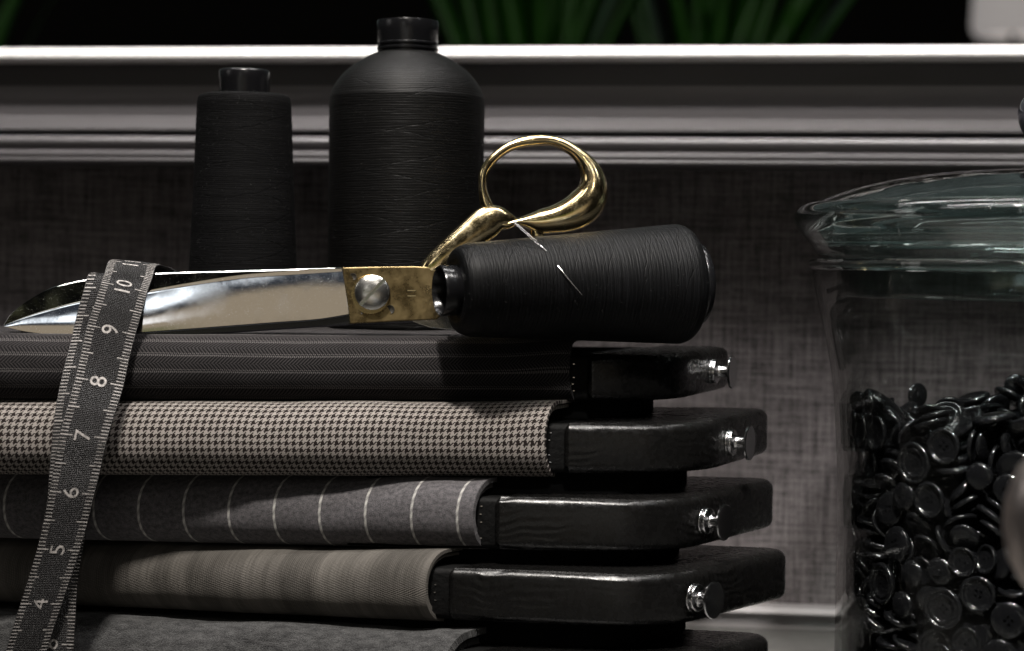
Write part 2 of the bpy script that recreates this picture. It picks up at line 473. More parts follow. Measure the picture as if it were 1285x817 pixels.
sample_book('fuzzy charcoal felt, lowest book, cut off by the bottom of the photo', (6.55,78.8), 11, -9.6, (-20.9,-15.95), (-20.0,-16.6), m_felt(), 5.0,
            knob_s=None, side_len=9.6, wob=0.16, lift=0.1, bulge=2.0, th=0.3)
# folded black cloth squeezed between the two lowest blocks
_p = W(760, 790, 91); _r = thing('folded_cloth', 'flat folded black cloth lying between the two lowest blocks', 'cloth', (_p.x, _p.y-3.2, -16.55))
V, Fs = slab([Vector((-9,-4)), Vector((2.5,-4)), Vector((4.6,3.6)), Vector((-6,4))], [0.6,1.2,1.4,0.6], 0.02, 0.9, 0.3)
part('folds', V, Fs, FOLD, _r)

# ------------------------------------------------------------------ thread cones
def fuzz(prof, n, seed, axis=None, org=(0,0,0), ln=0.16):
    rnd = random.Random(seed); V = []; Fs = []
    q = Vector((0,0,1)).rotation_difference(Vector(axis)).to_matrix() if axis is not None else Matrix.Identity(3)
    L = [math.hypot(a[0]-b[0], a[1]-b[1]) for a, b in zip(prof, prof[1:])]
    for _ in range(n):
        k = rnd.choices(range(len(L)), L)[0]; t = rnd.random()
        r = prof[k][0]*(1-t) + prof[k+1][0]*t; h = prof[k][1]*(1-t) + prof[k+1][1]*t; a = rnd.uniform(0, 2*PI)
        p = Vector((r*math.cos(a), r*math.sin(a), h)); nr = Vector((math.cos(a), math.sin(a), 0)); tg = Vector((-nr.y, nr.x, 0))
        d1 = (nr*rnd.uniform(0.2,1) + tg*rnd.uniform(-1,1) + Vector((0,0,rnd.uniform(-0.8,0.8)))).normalized()
        d2 = (d1 + tg*rnd.uniform(-1,1) - nr*0.6).normalized(); l = ln*rnd.uniform(0.3,1.0)
        pts = [p - nr*0.02, p + d1*l*0.5, p + d1*l*0.5 + d2*l*0.5]
        b = len(V); w = 0.0035
        for q_ in pts:
            for s_ in (Vector((0,0,w)), Vector((tg.x*w, tg.y*w, -w*0.5)), Vector((-tg.x*w, -tg.y*w, -w*0.5))): V.append(q @ (q_ + s_) + Vector(org))
        for i in (0,1):
            for j in range(3): Fs.append((b+3*i+j, b+3*i+(j+1)%3, b+3*i+3+(j+1)%3, b+3*i+3+j))
    return V, Fs
def px_prof(tab, uc, Y, zb):
    """[(half width px, v px)] -> (r, h above zb)"""
    out = []
    for hw, v in tab:
        p = W(uc, v, Y); out.append((hw*Y/F, p.z - zb))
    return out
# small matte cone
Yc, zb = 94.0, -3.28
p = W(304.5, 412, Yc)
r_ = thing('thread_cone', 'smaller matte black cone of thread, standing behind the scissors on the left', 'thread cone', (p.x, Yc, zb))
prof = px_prof([(40,118.5),(50,118.8),(56,121),(58,127),(59,140),(62,220),(66,310),(70,400),(70.5,411),(66,414),(30,414)], 304.5, Yc, zb)
prof[-1] = (1.2, 0.02); prof[-2] = (prof[-2][0], 0.02)
V, Fs, uv = lathe(round_prof(prof), 96); part('thread', V, Fs, THREAD_A, r_, uvs=uv, sharp=60)
V, Fs = fuzz(prof[:-2], 1500, 3); part('loose_fibres', V, Fs, FUZZ, r_, fix=False)
prof = px_prof([(20,150),(24,88.5),(28,87.5),(30.5,88.5),(31.5,91),(31.8,100),(31.8,130)], 304.5, Yc, zb)
V, Fs, uv = lathe(prof, 64); part('core', V, Fs, PLASTIC, r_, sharp=50)
# large cone with sloping shoulder
Yc = 95.5; zb = -3.28
p = W(508, 412, Yc)
r_ = thing('thread_cone', 'large bottle-shaped black cone of thread, standing behind the scissors in the middle', 'thread cone', (p.x, Yc, zb))
prof = px_prof([(30,66),(38,66.5),(50,72),(66,82),(80,94),(90,107),(95.5,120),(97,134),(97,220),(97,330),(97,400),(95,411),(80,413),(50,413)], 508, Yc, zb)
prof[-1] = (1.2, 0.02); prof[-2] = (prof[-2][0], 0.02)
V, Fs, uv = lathe(round_prof(prof), 128); part('thread', V, Fs, THREAD_B, r_, uvs=uv, sharp=60)
V, Fs = fuzz(prof[:-2], 1300, 7, ln=0.13); part('loose_fibres', V, Fs, FUZZ, r_, fix=False)
prof = px_prof([(26,90),(30,27),(34,26),(38,26.6),(39,29),(38.7,40),(37.6,54),(38.8,55),(38.8,57),(37.4,58),(37.4,60),(38.6,61),(38.6,63),(37.2,64),(37.2,80)], 508, Yc, zb)
V, Fs, uv = lathe(prof, 64); part('core', V, Fs, PLASTIC, r_, sharp=40)
# lying spool
PL = W(584, 364, 83.1); PR = W(849, 356.5, 86.6); ax = (PR-PL).normalized(); LEN = (PR-PL).length
r_ = thing('thread_spool', 'black thread spool lying on its side over the scissors handle with a needle in it', 'thread spool', (PL+PR)/2 - Vector((0,0,2.4)))
og = (PL+PR)/2 - Vector((0,0,2.4))
rl, rr = 2.02, 2.68
prof = [(1.05,-0.42),(1.45,-0.50),(1.75,-0.42),(1.92,-0.2),(rl,0.1),(rl+0.04,0.5)]
for k in range(1, 9): prof.append((rl + 0.04 + (rr-rl-0.02)*k/9, 0.5 + (LEN-0.7)*k/9))
prof += [(rr+0.02, LEN-0.15),(rr,LEN+0.1),(rr-0.10,LEN+0.32),(rr-0.3,LEN+0.45),(1.6,LEN+0.50),(1.2,LEN+0.5)]
V, Fs, uv = lathe(round_prof(prof), 128, ax, PL); part('thread', V, Fs, THREAD_C, r_, og, uvs=uv, sharp=60)
V, Fs = fuzz(prof[1:-2], 1300, 9, ax, PL, ln=0.13); part('loose_fibres', V, Fs, FUZZ, r_, og, fix=False)
prof = [(0.8,2.5),(0.93,0.0),(0.98,-1.12),(1.03,-1.20),(1.09,-1.18),(1.12,-1.1),(1.10,-0.8),(1.10,0.5)]
V, Fs, uv = lathe(prof, 64, ax, PL); part('core', V, Fs, PLASTIC, r_, og, sharp=50)
q = LEN
prof = [(1.2,q+0.2),(1.62,q+0.45),(1.70,q+0.62),(1.86,q+0.70),(1.90,q+0.80),(1.88,q+1.02),(1.78,q+1.10),(1.5,q+1.1),(1.3,q+0.9),(0.9,q+0.9)]
V, Fs, uv = lathe(prof, 64, ax, PL); part('end_cap', V, Fs, PLASTIC, r_, og, sharp=50)

# needle
STEEL = Mat('polished_steel', (0.75,0.74,0.74), 0.24, 1.0)
def Ysurf(u, v):
    Y = 76.0
    while Y < 92:
        q = W(u, v, Y) - PL; h = q.dot(ax); d = (q - ax*h).length
        if d < rl + 0.05 + (rr-rl)*min(max(h/LEN, 0), 1): return Y
        Y += 0.02
    return Y
NP = [(643,277,83.2),(662,294,82.95),(682,311,82.62),(693,325,82.75),(705,340,81.98),(718,355.5,81.7),(731.5,371,81.5)]
ya, yb = Ysurf(682, 311), Ysurf(705, 340)
NP = [(643,277,ya+0.35),(662,294,ya+0.12),(681,311,ya-0.03),(693,325,yb+0.35),(705,340,yb-0.02),(718,355.5,Ysurf(718,355)-0.12),(731.5,371,Ysurf(731,371)-0.22)]
NW = catmull([W(*q) for q in NP], 5)
n = len(NW); rad = []
for i in range(n):
    t = i/(n-1); r = 0.042 if t < 0.55 else 0.042*(1-(t-0.55)/0.45)**0.8 + 0.006
    rad.append(r)
og = W(690, 330, 82)
i0 = 9
V1, F1 = sweep(NW[i0:], [(a, a) for a in rad[i0:]], 10)
tdir = (NW[i0]-NW[0]).normalized(); sd = tdir.cross(Vector((0,-1,0))).normalized()
eyes = []
for sg in (1, -1):
    pts = []
    for k in range(i0+2):
        t = k/(i0+1); off = 0.036*math.sin(PI*min(1, t*1.0))**0.5
        pts.append(NW[min(k, i0)] + sd*sg*off)
    eyes.append(sweep(pts, [(0.016,0.026)]*len(pts), 8))
V, Fs = merge((V1, F1), *eyes)
nd = part('needle', V, Fs, STEEL, None, None); nd.location = (og + UP)*S
nd.data.transform(Matrix.Translation(-og*S)); tag(nd, 'thin steel sewing needle pushed through the thread of the lying spool', 'needle')

# ------------------------------------------------------------------ tailor's shears
def YS(Xv, off=0.0): return 86 + (Xv-7.3)*0.12 + 0.55 + off
def WS(u, v, off=0.0):
    Y = 86.0
    for _ in range(6):
        p = W(u, v, Y); Y = YS(p.x, off) + (p.z + 3.2)*0.13    # leaning back on the cones
    return W(u, v, Y)
BRASS = Mat('polished_brass', rough=0.16, metal=1.0)
_c = BRASS.coord('Object', 100)
_n = BRASS.noise(_c, 1.3, 5, 0.65); _f = BRASS.noise(_c, 14, 4, 0.7)
BRASS.set('Base Color', BRASS.mix((_n*0.8 + _f*0.3).smooth(0.4, 0.8), (0.80,0.63,0.33), (0.90,0.77,0.50)))
BRASS.set('Roughness', (_n*0.5 + _f*0.5).smooth(0.35, 0.7, 0.10, 0.28)); BRASS.bump(_f*0.4 + _n*0.6, 0.004, 0.6)
OLDBRASS = Mat('tarnished_brass', rough=0.35, metal=1.0)
_c = OLDBRASS.coord('Object', 100)
_n = OLDBRASS.noise(_c, 1.1, 6, 0.7); _f = OLDBRASS.noise(_c, 11, 5, 0.7)
OLDBRASS.set('Base Color', OLDBRASS.mix(_n.smooth(0.15, 0.9), (0.26,0.19,0.09), (0.42,0.32,0.16)))
OLDBRASS.set('Roughness', _n.smooth(0.3, 0.7, 0.22, 0.36)); OLDBRASS.bump(_f, 0.001, 0.4)
BLADE = Mat('mirror_steel', (0.80,0.79,0.78), 0.05, 1.0)
_c = BLADE.coord('Object', 100)
_n = BLADE.noise(_c, 0.9, 3); _f = BLADE.noise(_c, 22, 4, 0.8)
_sp = _f.gt(0.66)
BLADE.set('Roughness', (_n.smooth(0.35, 0.7, 0.035, 0.12) + _sp*0.3)); BLADE.bump(_n*0.5 + _sp*0.04, 0.008, 0.5)
DSTEEL = Mat('dark_steel', (0.16,0.165,0.18), 0.22, 1.0)
SILVER = Mat('satin_steel', (0.62,0.61,0.58), 0.24, 1.0)
_c = SILVER.coord('Object', 100); SILVER.bump(SILVER.noise(_c, 9, 4, 0.7), 0.008, 0.6)

T_TOP = [(5,407.5),(12,396),(30,380.5),(60,363),(85,355),(110,350),(150,346),(200,342),(300,339),(428,335.5)]
T_RID = [(5,408.2),(30,398.5),(60,389),(100,378.5),(140,372),(180,366),(230,357),(300,346),(360,341),(400,338.5),(431,337)]
T_LOW = [(5,409.5),(30,415.5),(60,419),(100,420.3),(140,419.5),(180,416.5),(260,410.5),(340,404.5),(400,400),(438,394)]
og = WS(440, 412)
sh = thing('tailors_shears', 'large tailor scissors with mirror steel blades and brass handle, lying closed against the cones', 'scissors', og)
V = []; nx = 90; ring = 0
for i in range(nx):
    s = (i/(nx-1))**1.5
    ut, ur, ul = 5 + 423*s, 5 + 426*s, 5 + 433*s
    vt, vr, vl = cr_tab(T_TOP, ut), cr_tab(T_RID, ur), cr_tab(T_LOW, ul)
    wd = 0.05 + 0.95*math.sin(min(1.0, s/0.32)*PI/2)
    row = [WS(ut, vt-0.1, 0.30*wd), WS(ut, vt, 0.075*wd), WS(ut+0.06, vt+0.6*wd, 0.040*wd), WS(ut+0.12, vt+1.2*wd, 0.015*wd), WS(ut+0.2, vt+1.9*wd, 0.0)]
    for k in range(1, 5): t = k/5; row.append(WS(ut+(ur-ut)*t, vt+1.9*wd + (vr-1.2*wd-vt-1.9*wd)*t, 0.0 + 0.0*t))
    row.append(WS(ur, vr-1.0*wd, 0.0)); row.append(WS(ur, vr, 0.0))
    nb = 12
    for k in range(1, nb+1):
        t = k/nb
        # hollow-ground bevel: steep right under the ridge, flattening to the edge
        sag = 0.30*wd*(1-(1-t)**1.45)
        row.append(WS(ur+(ul-ur)*t, vr+(vl-vr)*t, sag))
    row.append(WS(ul, vl+0.8*wd, 0.36*wd)); row.append(WS(ul, vl+0.8*wd, 0.46*wd))
    ring = len(row); V += row
Fs = grid_faces(nx, ring, closev=True) + [tuple(range(ring)), tuple((nx-1)*ring+k for k in range(ring))]
part('front_blade', V, Fs, BLADE, sh, og, sharp=20)
# rear blade: dark plate showing under and behind the front one
T_B = [(10,410),(40,419.5),(80,425.5),(140,427.5),(220,423),(320,416),(437,408.5),(500,406),(548,403)]
T_T = [(10,405),(40,376),(80,359),(120,351),(200,344),(300,341),(430,337.5),(548,337)]
V = []
for i in range(60):
    u = 10 + 538*i/59; a, b = cr_tab(T_T, u)+1.5, cr_tab(T_B, u)
    V += [WS(u, a, 0.52), WS(u, b-2, 0.50), WS(u, b, 0.55), WS(u, b, 0.85), WS(u, a, 0.85)]
part('rear_blade', V, grid_faces(60, 5, closev=True) + [(0,1,2,3,4), tuple(59*5+k for k in range(5))], DSTEEL, sh, og, sharp=25)
def plate(poly, o0, o1):
    V = [WS(u, v, o0) for u, v in poly] + [WS(u, v, o1) for u, v in poly]; n = len(poly)
    return V, [tuple(range(n)), tuple(range(2*n-1, n-1, -1))] + [(i, (i+1) % n, n+(i+1) % n, n+i) for i in range(n)]
V, Fs = plate([(429,335.5),(470,334.5),(520,334),(548,335.5),(566,345),(572,365),(566,385),(548,401),(500,403),(439,406.5),(438,396),(434,365)], -0.06, 0.5)
bevelmod(part('pivot_plate', V, Fs, OLDBRASS, sh, og, smooth=False), 0.06, 3)
V, Fs = plate([(505,400),(560,395),(600,402),(640,412),(600,418),(540,412)], 0.5, 0.9)
bevelmod(part('rear_shank', V, Fs, SILVER, sh, og, smooth=False), 0.06, 3)
V, Fs = merge(*[lathe([(0,0.0),(r*0.9,0.0),(r,0.02),(r,-0.05)], 24, (0,-1,0.05), WS(u, v, -0.065))[:2] for u, v, r in ((443,347.5,0.16),(489.5,388.5,0.20),(453,391,0.13))])
part('drilled_pits', V, Fs, Mat('pit_black', (0.02,0.017,0.012), 0.5), sh, og)
# pivot screw
sc_ = WS(467.5, 367.5, -0.09); nrm = Vector((0.03,-1,0.10)).normalized()
V, Fs, uv = lathe([(0,-0.02),(0.86,-0.02),(0.90,0.02),(0.86,0.07),(0.6,0.08),(0,0.08)], 48, nrm, sc_ + Vector((-0.10,0,-0.09)))
part('washer', V, Fs, OLDBRASS, sh, og, sharp=40)
me = mesh_of('screw', *lathe([(0.0,0.0),(0.78,0.0),(0.79,0.16),(0.775,0.21),(0.72,0.25),(0.6,0.30),(0.45,0.345),(0.3,0.37),(0.15,0.385),(0.0001,0.39)], 64)[:2], SILVER)
bm = bmesh.new(); bm.from_mesh(me); bmesh.ops.remove_doubles(bm, verts=bm.verts, dist=1e-6); bmesh.ops.recalc_face_normals(bm, faces=bm.faces); bm.to_mesh(me); bm.free()
cut = mesh_of('c', *box(-1,1,-0.085,0.085,0.14,1), SILVER)
me = boolean(me, [cut]); me.name = 'screw'
q1 = Vector((0,0,1)).rotation_difference(nrm).to_matrix()
up = q1.inverted() @ Vector((0.68,0,0.74)); ang = math.atan2(up.y, up.x)
me.transform(Matrix.Translation((sc_ + nrm*0.05 - og)*S) @ q1.to_4x4() @ Matrix.Rotation(ang, 4, 'Z'))
me.set_sharp_from_angle(angle=math.radians(35))
so = bpy.data.objects.new('screw', me); COL.objects.link(so); so.parent = sh
# stamped size number 11, turned a quarter to the left
tv, tf = text_mesh('11', 0.55)
V = []
for z, dz in ((0, -0.075),):
    for q in tv: V.append(WS(517 - q.y*27, 368 - q.x*27*0.9, dz))
part('size_mark', V, tf, Mat('worn_bright_brass', (0.85,0.72,0.42), 0.3, 1.0), sh, og, smooth=False, fix=False)
# upper bow
PAIRS = [(601,233.6,610,233.6),(602,218,612,216.5),(609,203,619,207),(621,190.5,629,197),(636,180,643,188.5),(652,173.5,658,184.5),(672,170,674,183),
 (693,171,689,182.5),(710,176,703,187),(727,186,716,195.5),(744,201,724,206),(756,218,728,218),(761.5,238,727,230),(758,261,721,239),
 (745,277,711,248),(724,286,698,256),(700,290,683,262),(681,291,668,266),(664,285,657,271),(650,282,646,275.5),(632,287,637,277.5),(616,280,626,270),(605,262,617,254),(602,247,612,243)]
THK = [0.34,0.34,0.36,0.38,0.40,0.42,0.44,0.46,0.5,0.56,0.64,0.74,0.85,0.9,0.88,0.8,0.7,0.6,0.5,0.45,0.45,0.45,0.38,0.34]
C4 = []
for (a, b, c, d), t in zip(PAIRS, THK):
    p = WS((a+c)/2, (b+d)/2, 0.35); C4.append((p, (math.hypot(a-c, b-d)/2 + 0.8)*86/F, t))
cen = catmull([c[0] for c in C4], 5, True)
rads = catmull([(c[1], c[2], 0) for c in C4], 5, True)
V, Fs = sweep(cen, [(r.x, r.y) for r in rads], 20, True, power=0.85)
NK = [(534,347,9,0.3),(546,333,13,0.4),(570,312,15,0.48),(596,291,17,0.5),(612,279,18,0.5),(625,275,15,0.48),(637,276,9,0.42),(648,279,4,0.3)]
cn = catmull([WS(a, b, 0.3) for a, b, c, d in NK], 5); rn = catmull([(c*1.15*86/F, d, 0) for a, b, c, d in NK], 5)
V2, F2 = sweep(cn, [(r.x, r.y) for r in rn], 20, power=0.8)
V, Fs = merge((V, Fs), (V2, F2))
part('handle', V, Fs, BRASS, sh, og)
V, Fs, uv = lathe([(0,-0.1),(0.18,-0.1),(0.20,0.1),(0.30,0.35),(0.34,0.55),(0.34,0.8),(0.24,0.95),(0.2,1.5),(0,1.5)], 24, (0.1,0,-1), WS(672, 278, 0.3))
part('stop_pin', V, Fs, BRASS, sh, og)
RB = [(560,395,12),(600,372,11),(640,345,9),(700,325,9),(770,322,10),(815,345,13),(820,375,16),(780,398,16),(720,402,13),(660,398,10),(615,385,9)]
cn = catmull([WS(a, b, 1.5) for a, b, c in RB[1:]], 5, True); rn = catmull([(c*86/F, 0.45, 0) for a, b, c in RB[1:]], 5, True)
V, Fs = sweep(cn, [(r.x, r.y) for r in rn], 14, True)
V2, F2 = sweep([WS(545,392,0.8), WS(570,388,1.1), WS(606,380,1.5)], [(0.35,0.3)]*3, 12)
V, Fs = merge((V, Fs), (V2, F2)); part('rear_handle', V, Fs, BRASS, sh, og)

# ------------------------------------------------------------------ tape measure
TAPE = Mat('black_coated_tape', (0.022,0.021,0.022), 0.4)
x, y, _ = TAPE.sep(TAPE.uv())
_w = ((x*38.0 + y*38.0).sin()*(x*38.0 - y*38.0).sin()); _n = TAPE.noise(TAPE.comb(x*2.0, y*2.0), 1, 3)
TAPE.bump(_w + _n*0.5, 0.02); TAPE.set('Base Color', TAPE.mix(_w.smooth(-0.3, 0.9), (0.004,0.0037,0.004), (0.015,0.0138,0.0138))); TAPE.set('Specular IOR Level', 0.35)
INK = Mat('worn_white_ink', rough=0.55)
_c = INK.coord('Object', 100); _n = INK.noise(_c, 7, 4, 0.7)
INK.set('Base Color', INK.mix(_n.smooth(0.3, 0.62), (0.10,0.094,0.088), (0.38,0.355,0.34)))
K1 = [  # inch, left u,v, right u,v, depth
 (12.6,178,345,236,352,86.6),(12.0,164,334,222,341,86.35),(11.5,148,326.5,207,333.5,85.8),(11.05,137,327,196.5,334,84.9),(10.5,132,339,191,350,84.1),(10,127,354,185,367,83.7),(9.5,119,380,178,393,83.2),(9,109.5,408,170,420.5,82.75),
 (8.5,102,441,162,452,82.4),(8,94.5,474,155,484.5,82.15),(7.5,85,509,145,517,82.05),(7,75,544,135,550,82.0),(6.5,68.5,580.5,127,585.5,82.0),(6,62,616,118.5,620.5,82.05),(5.5,55,652,110,655.5,82.1),(5,46.5,688.5,100,691,82.2),
 (4.5,36,723.5,89,725,82.2),(4,25.5,757.5,78,757.5,82.2),(3.5,15,791,67,790,82.1),(3,5,825,57,823,82.0),(2.5,-6,860,46,857,81.8),(2,-18,893,35,889,81.2)]
K2 = [(14.9,122,352,176,353,86.6),(14.75,112,343,172,346,85.7),(14.5,106,361,164,363,84.3),(14,96,396,153,397,83.6),(13.5,89,428,146,428,83.1),(13,80.5,461,138,461,82.7),(12.5,73,494,130,494,82.5),
 (12,67.5,528,125,528,82.45),(11.5,64.5,562,122,562,82.5),(11,61.5,597,119,597,82.6),(10.5,58.5,632,115,632,82.7),(10,52,667,108,668,82.8),(9.5,46,702,102,703,82.9),(9,41,737,97,739,83.0),(8.5,38,772,95,774,83.0),(8,36,807,93,809,83.0),(7.5,35,842,92,844,83.0),(7,35,877,92,879,82.9)]
FIX1 = {11.5:85.6, 11.05:84.45, 10.5:83.3, 10:82.9, 9.5:82.6, 9:82.35}
FIX2 = {14.9:85.6, 14.75:84.0, 14.5:83.35}
K1 = [(*k[:5], FIX1.get(k[0], k[5])) for k in K1]
K2 = [(*k[:5], FIX2.get(k[0], k[5])) for k in K2]
DK = [(2,81.0),(3,81.1),(6,80.8),(7,80.85),(7.5,81.1),(8,81.6),(8.5,82.05)]
K1 = [k if k[0] > 8.6 else (*k[:5], lerp_tab(DK, k[0])) for k in K1]
DK2 = [(7,81.5),(10,81.4),(11,81.15),(12,81.2),(12.5,81.5),(13,82.0),(13.5,82.6),(14,83.05)]
K2 = [k if k[0] > 14.1 else (*k[:5], lerp_tab(DK2, k[0])) for k in K2]
def make_tape(name, K, numerals, label, seed, lift=0.012):
    K = sorted(K)
    L = [(k[0], W(k[1], k[2], k[5])) for k in K]; R = [(k[0], W(k[3], k[4], k[5])) for k in K]
    def at(tab, s, ax_): return cr_tab([(a, b[ax_]) for a, b in tab], s)
    def pos(s, t, up=0.0):
        l = Vector([at(L, s, i) for i in range(3)]); r = Vector([at(R, s, i) for i in range(3)])
        l2 = Vector([at(L, s+0.02, i) for i in range(3)]); p = l*(1-t) + r*t
        nn = (l2-l).cross(r-l).normalized()
        if nn.y > 0 or (abs(nn.y) < 0.2 and nn.z < 0): nn = -nn
        bow = -math.cos((t-0.5)*PI)*0.05 + 0.03*noise.noise(Vector((s*0.8, t, seed)))
        return p + nn*(up - bow)
    s0, s1 = K[0][0], K[-1][0]
    ns, nt_ = int((s1-s0)*14), 8
    V = []; uv = []
    for i in range(ns+1):
        s = s0 + (s1-s0)*i/ns
        for j in range(nt_+1):
            V.append(pos(s, j/nt_, 0)); uv.append((s*2.54, j/nt_*2.0))
    F0 = grid_faces(ns+1, nt_+1)
    nv = len(V)
    for i in range(ns+1):
        s = s0 + (s1-s0)*i/ns
        for j in range(nt_+1):
            V.append(pos(s, j/nt_, -0.035)); uv.append((s*2.54, j/nt_*2.0))
    F0 += [tuple(nv+a for a in f[::-1]) for f in grid_faces(ns+1, nt_+1)]
    m = nt_+1
    for i in range(ns): F0 += [(i*m, (i+1)*m, nv+(i+1)*m, nv+i*m), (i*m+nt_, nv+i*m+nt_, nv+(i+1)*m+nt_, (i+1)*m+nt_)]
    mid = [0]*len(F0)
    def quad(sa, sb, ta, tb):
        n = 2; b = len(V)
        for i in range(n+1):
            t = ta + (tb-ta)*i/n
            for s in (sa, sb): V.append(pos(s, t, lift)); uv.append((s*2.54, t*2))
        for i in range(n): F0.append((b+2*i, b+2*i+1, b+2*i+3, b+2*i+2)); mid.append(1)
    k = math.ceil(s0*16)
    while k/16 < s1 - 0.02:
        s = k/16
        ln, w = (0.27, 0.0105) if k % 16 == 0 else (0.25, 0.0095) if k % 8 == 0 else (0.165, 0.007)
        if s > s0+0.02:
            quad(s-w, s+w, 0.012, ln); quad(s-w, s+w, 1-ln, 0.988)
        k += 1
    for num in numerals:
        tv, tf = text_mesh(str(num), 0.98)
        b = len(V)
        for q in tv:
            # the top of the digit looks left, text reads up the tape
            s = num + q.x/2.54*1.12; t = 0.5 - q.y/2.0
            if s > s1: s = s1
            V.append(pos(s, t, lift)); uv.append((s*2.54, t*2))
        for f in tf: F0.append(tuple(b+a for a in f)); mid.append(1)
    return V, F0, uv, mid
og = W(60, 900, 82.2); og.z = TABLE
tp = thing('tape_measure', 'black tape measure with white numerals, draped over the blades and down the stack', 'tape measure', og)
V, Fs, uv, mid = make_tape('a', K1, range(3, 12), '', 2.0)
part('front_strand', V, Fs, [TAPE, INK], tp, og, uvs=uv, midx=mid, smooth=True, fix=False)
V, Fs, uv, mid = make_tape('b', K2, range(8, 15), '', 5.0)
part('rear_strand', V, Fs, [TAPE, INK], tp, og, uvs=uv, midx=mid, smooth=True, fix=False)

# ------------------------------------------------------------------ glass jar with buttons
JC = Vector((24.3, 86, TABLE))
def glass(name, tint, ior=1.45, rough=0.0):
    m = Mat(name, tint, rough); m.set('Transmission Weight', 1.0); m.set('IOR', ior); return m
def m_thin(name, tint, solid=0.0, f0=0.035):
    m = Mat(name, (1,1,1), 0.0); nt = m.nt
    out = nt.nodes['Material Output']; nt.nodes.remove(m.p)
    tr = nt.nodes.new('ShaderNodeBsdfTransparent'); tr.inputs[0].default_value = tint
    l0 = nt.nodes.new('ShaderNodeLayerWeight'); l0.inputs['Blend'].default_value = 0.5
    ed = m.mix((X(nt, l0.outputs['Facing'])**5.0)*0.9, tint[:3], (0.22,0.235,0.22)); nt.links.new(ed, tr.inputs[0])
    gl = nt.nodes.new('ShaderNodeBsdfGlossy'); gl.inputs['Roughness'].default_value = 0.02
    lw = nt.nodes.new('ShaderNodeLayerWeight'); lw.inputs['Blend'].default_value = 0.5
    fz = (X(nt, lw.outputs['Facing'])**4.0)*0.9 + f0
    mx = nt.nodes.new('ShaderNodeMixShader'); nt.links.new(fz.s, mx.inputs[0]); nt.links.new(tr.outputs[0], mx.inputs[1]); nt.links.new(gl.outputs[0], mx.inputs[2])
    bp = nt.nodes.new('ShaderNodeBump'); bp.inputs['Distance'].default_value = 0.06*S
    tc = nt.nodes.new('ShaderNodeTexCoord'); mp = nt.nodes.new('ShaderNodeMapping'); mp.inputs['Scale'].default_value = (60,60,14)
    ns = nt.nodes.new('ShaderNodeTexNoise'); ns.inputs['Scale'].default_value = 1.0
    nt.links.new(tc.outputs['Object'], mp.inputs[0]); nt.links.new(mp.outputs[0], ns.inputs['Vector']); nt.links.new(ns.outputs[0], bp.inputs['Height'])
    nt.links.new(bp.outputs[0], gl.inputs['Normal'])
    if solid:
        g = nt.nodes.new('ShaderNodeBsdfGlass'); g.inputs['IOR'].default_value = 1.45; g.inputs['Color'].default_value = (0.88,0.97,0.95,1); nt.links.new(bp.outputs[0], g.inputs['Normal'])
        m2 = nt.nodes.new('ShaderNodeMixShader'); m2.inputs[0].default_value = solid
        nt.links.new(mx.outputs[0], m2.inputs[1]); nt.links.new(g.outputs[0], m2.inputs[2]); mx = m2
    nt.links.new(mx.outputs[0], out.inputs[0]); return m
THIN = m_thin('clear_jar_glass', (0.93,0.94,0.935,1), 0.0, 0.022)
LIDG = m_thin('pale_green_lid_glass', (0.90,0.95,0.94,1), 0.06, 0.10)
jar = thing('glass_jar', 'big clear glass jar with a wide domed lid, holding black buttons, right edge', 'jar', JC)
def jz(L): return [(r, z - TABLE) for r, z in L]
outer = [(0,TABLE+0.02),(8.6,TABLE+0.02),(9.2,TABLE+0.3),(9.4,TABLE+1.0),(9.4,-14),(9.42,-10),(9.5,-8),(9.68,-5.6),(9.95,-3.8),(10.3,-2.2),(10.6,-0.9),(10.72,-0.1),(10.66,0.25),(10.5,0.4)]
inner = [(10.3,0.4),(10.28,0.1),(10.2,-1.2),(9.95,-2.6),(9.6,-4.2),(9.34,-5.8),(9.18,-8),(9.1,-10),(9.06,-14),(9.06,TABLE+1.2),(8.6,TABLE+0.8),(0,TABLE+0.75)]
V, Fs, uv = lathe(round_prof(jz(outer[1:] + inner[:-1]), 3), 128)
part('jar_body', V, Fs, THIN, jar, sharp=60)
lid = [(0,4.45),(2.5,4.42),(5,4.27),(7,4.0),(8.7,3.62),(10,3.2),(10.9,2.85),(11.25,2.68),(11.48,2.4),(11.52,2.1),(11.38,1.75),(11.0,1.25),(10.6,0.75),(10.45,0.5),(9.9,0.42),(9.62,0.2),(9.6,-1.1),(9.5,-1.28),(9.35,-1.3),(9.25,-1.1),
       (9.25,0.4),(9.4,0.9),(9.9,1.3),(10.3,1.75),(10.2,2.2),(9.2,2.75),(7.5,3.3),(5,3.75),(2.5,3.95),(0,4.0)]
V, Fs, uv = lathe(round_prof(jz(lid), 4), 128)
lo = part('lid', V, Fs, LIDG, jar, sharp=60)
GLASS = glass('solid_rim_glass', (0.93,0.98,0.965))
ring = [(10.5,0.95),(10.9,1.35),(11.36,1.7),(11.56,2.08),(11.55,2.42),(11.3,2.74),(10.85,2.88),(10.62,2.5),(10.75,2.1),(10.6,1.6),(10.42,1.2)]
V, Fs, uv = lathe(jz(catmull([(a, b, 0) for a, b in ring], 4, True) and [(q.x, q.y) for q in catmull([(a, b, 0) for a, b in ring], 4, True)]), 144)
m_ = len(ring)*4; part('lid_rim', V, grid_faces(144, m_, closeu=True, closev=True), GLASS, jar)
ring = [(10.72 + 0.2*math.cos(k*PI/6), 0.12 + 0.26*math.sin(k*PI/6)) for k in range(12)]
V, Fs, uv = lathe(jz(ring), 144); part('mouth_rim', V, grid_faces(144, 12, closeu=True, closev=True), GLASS, jar)
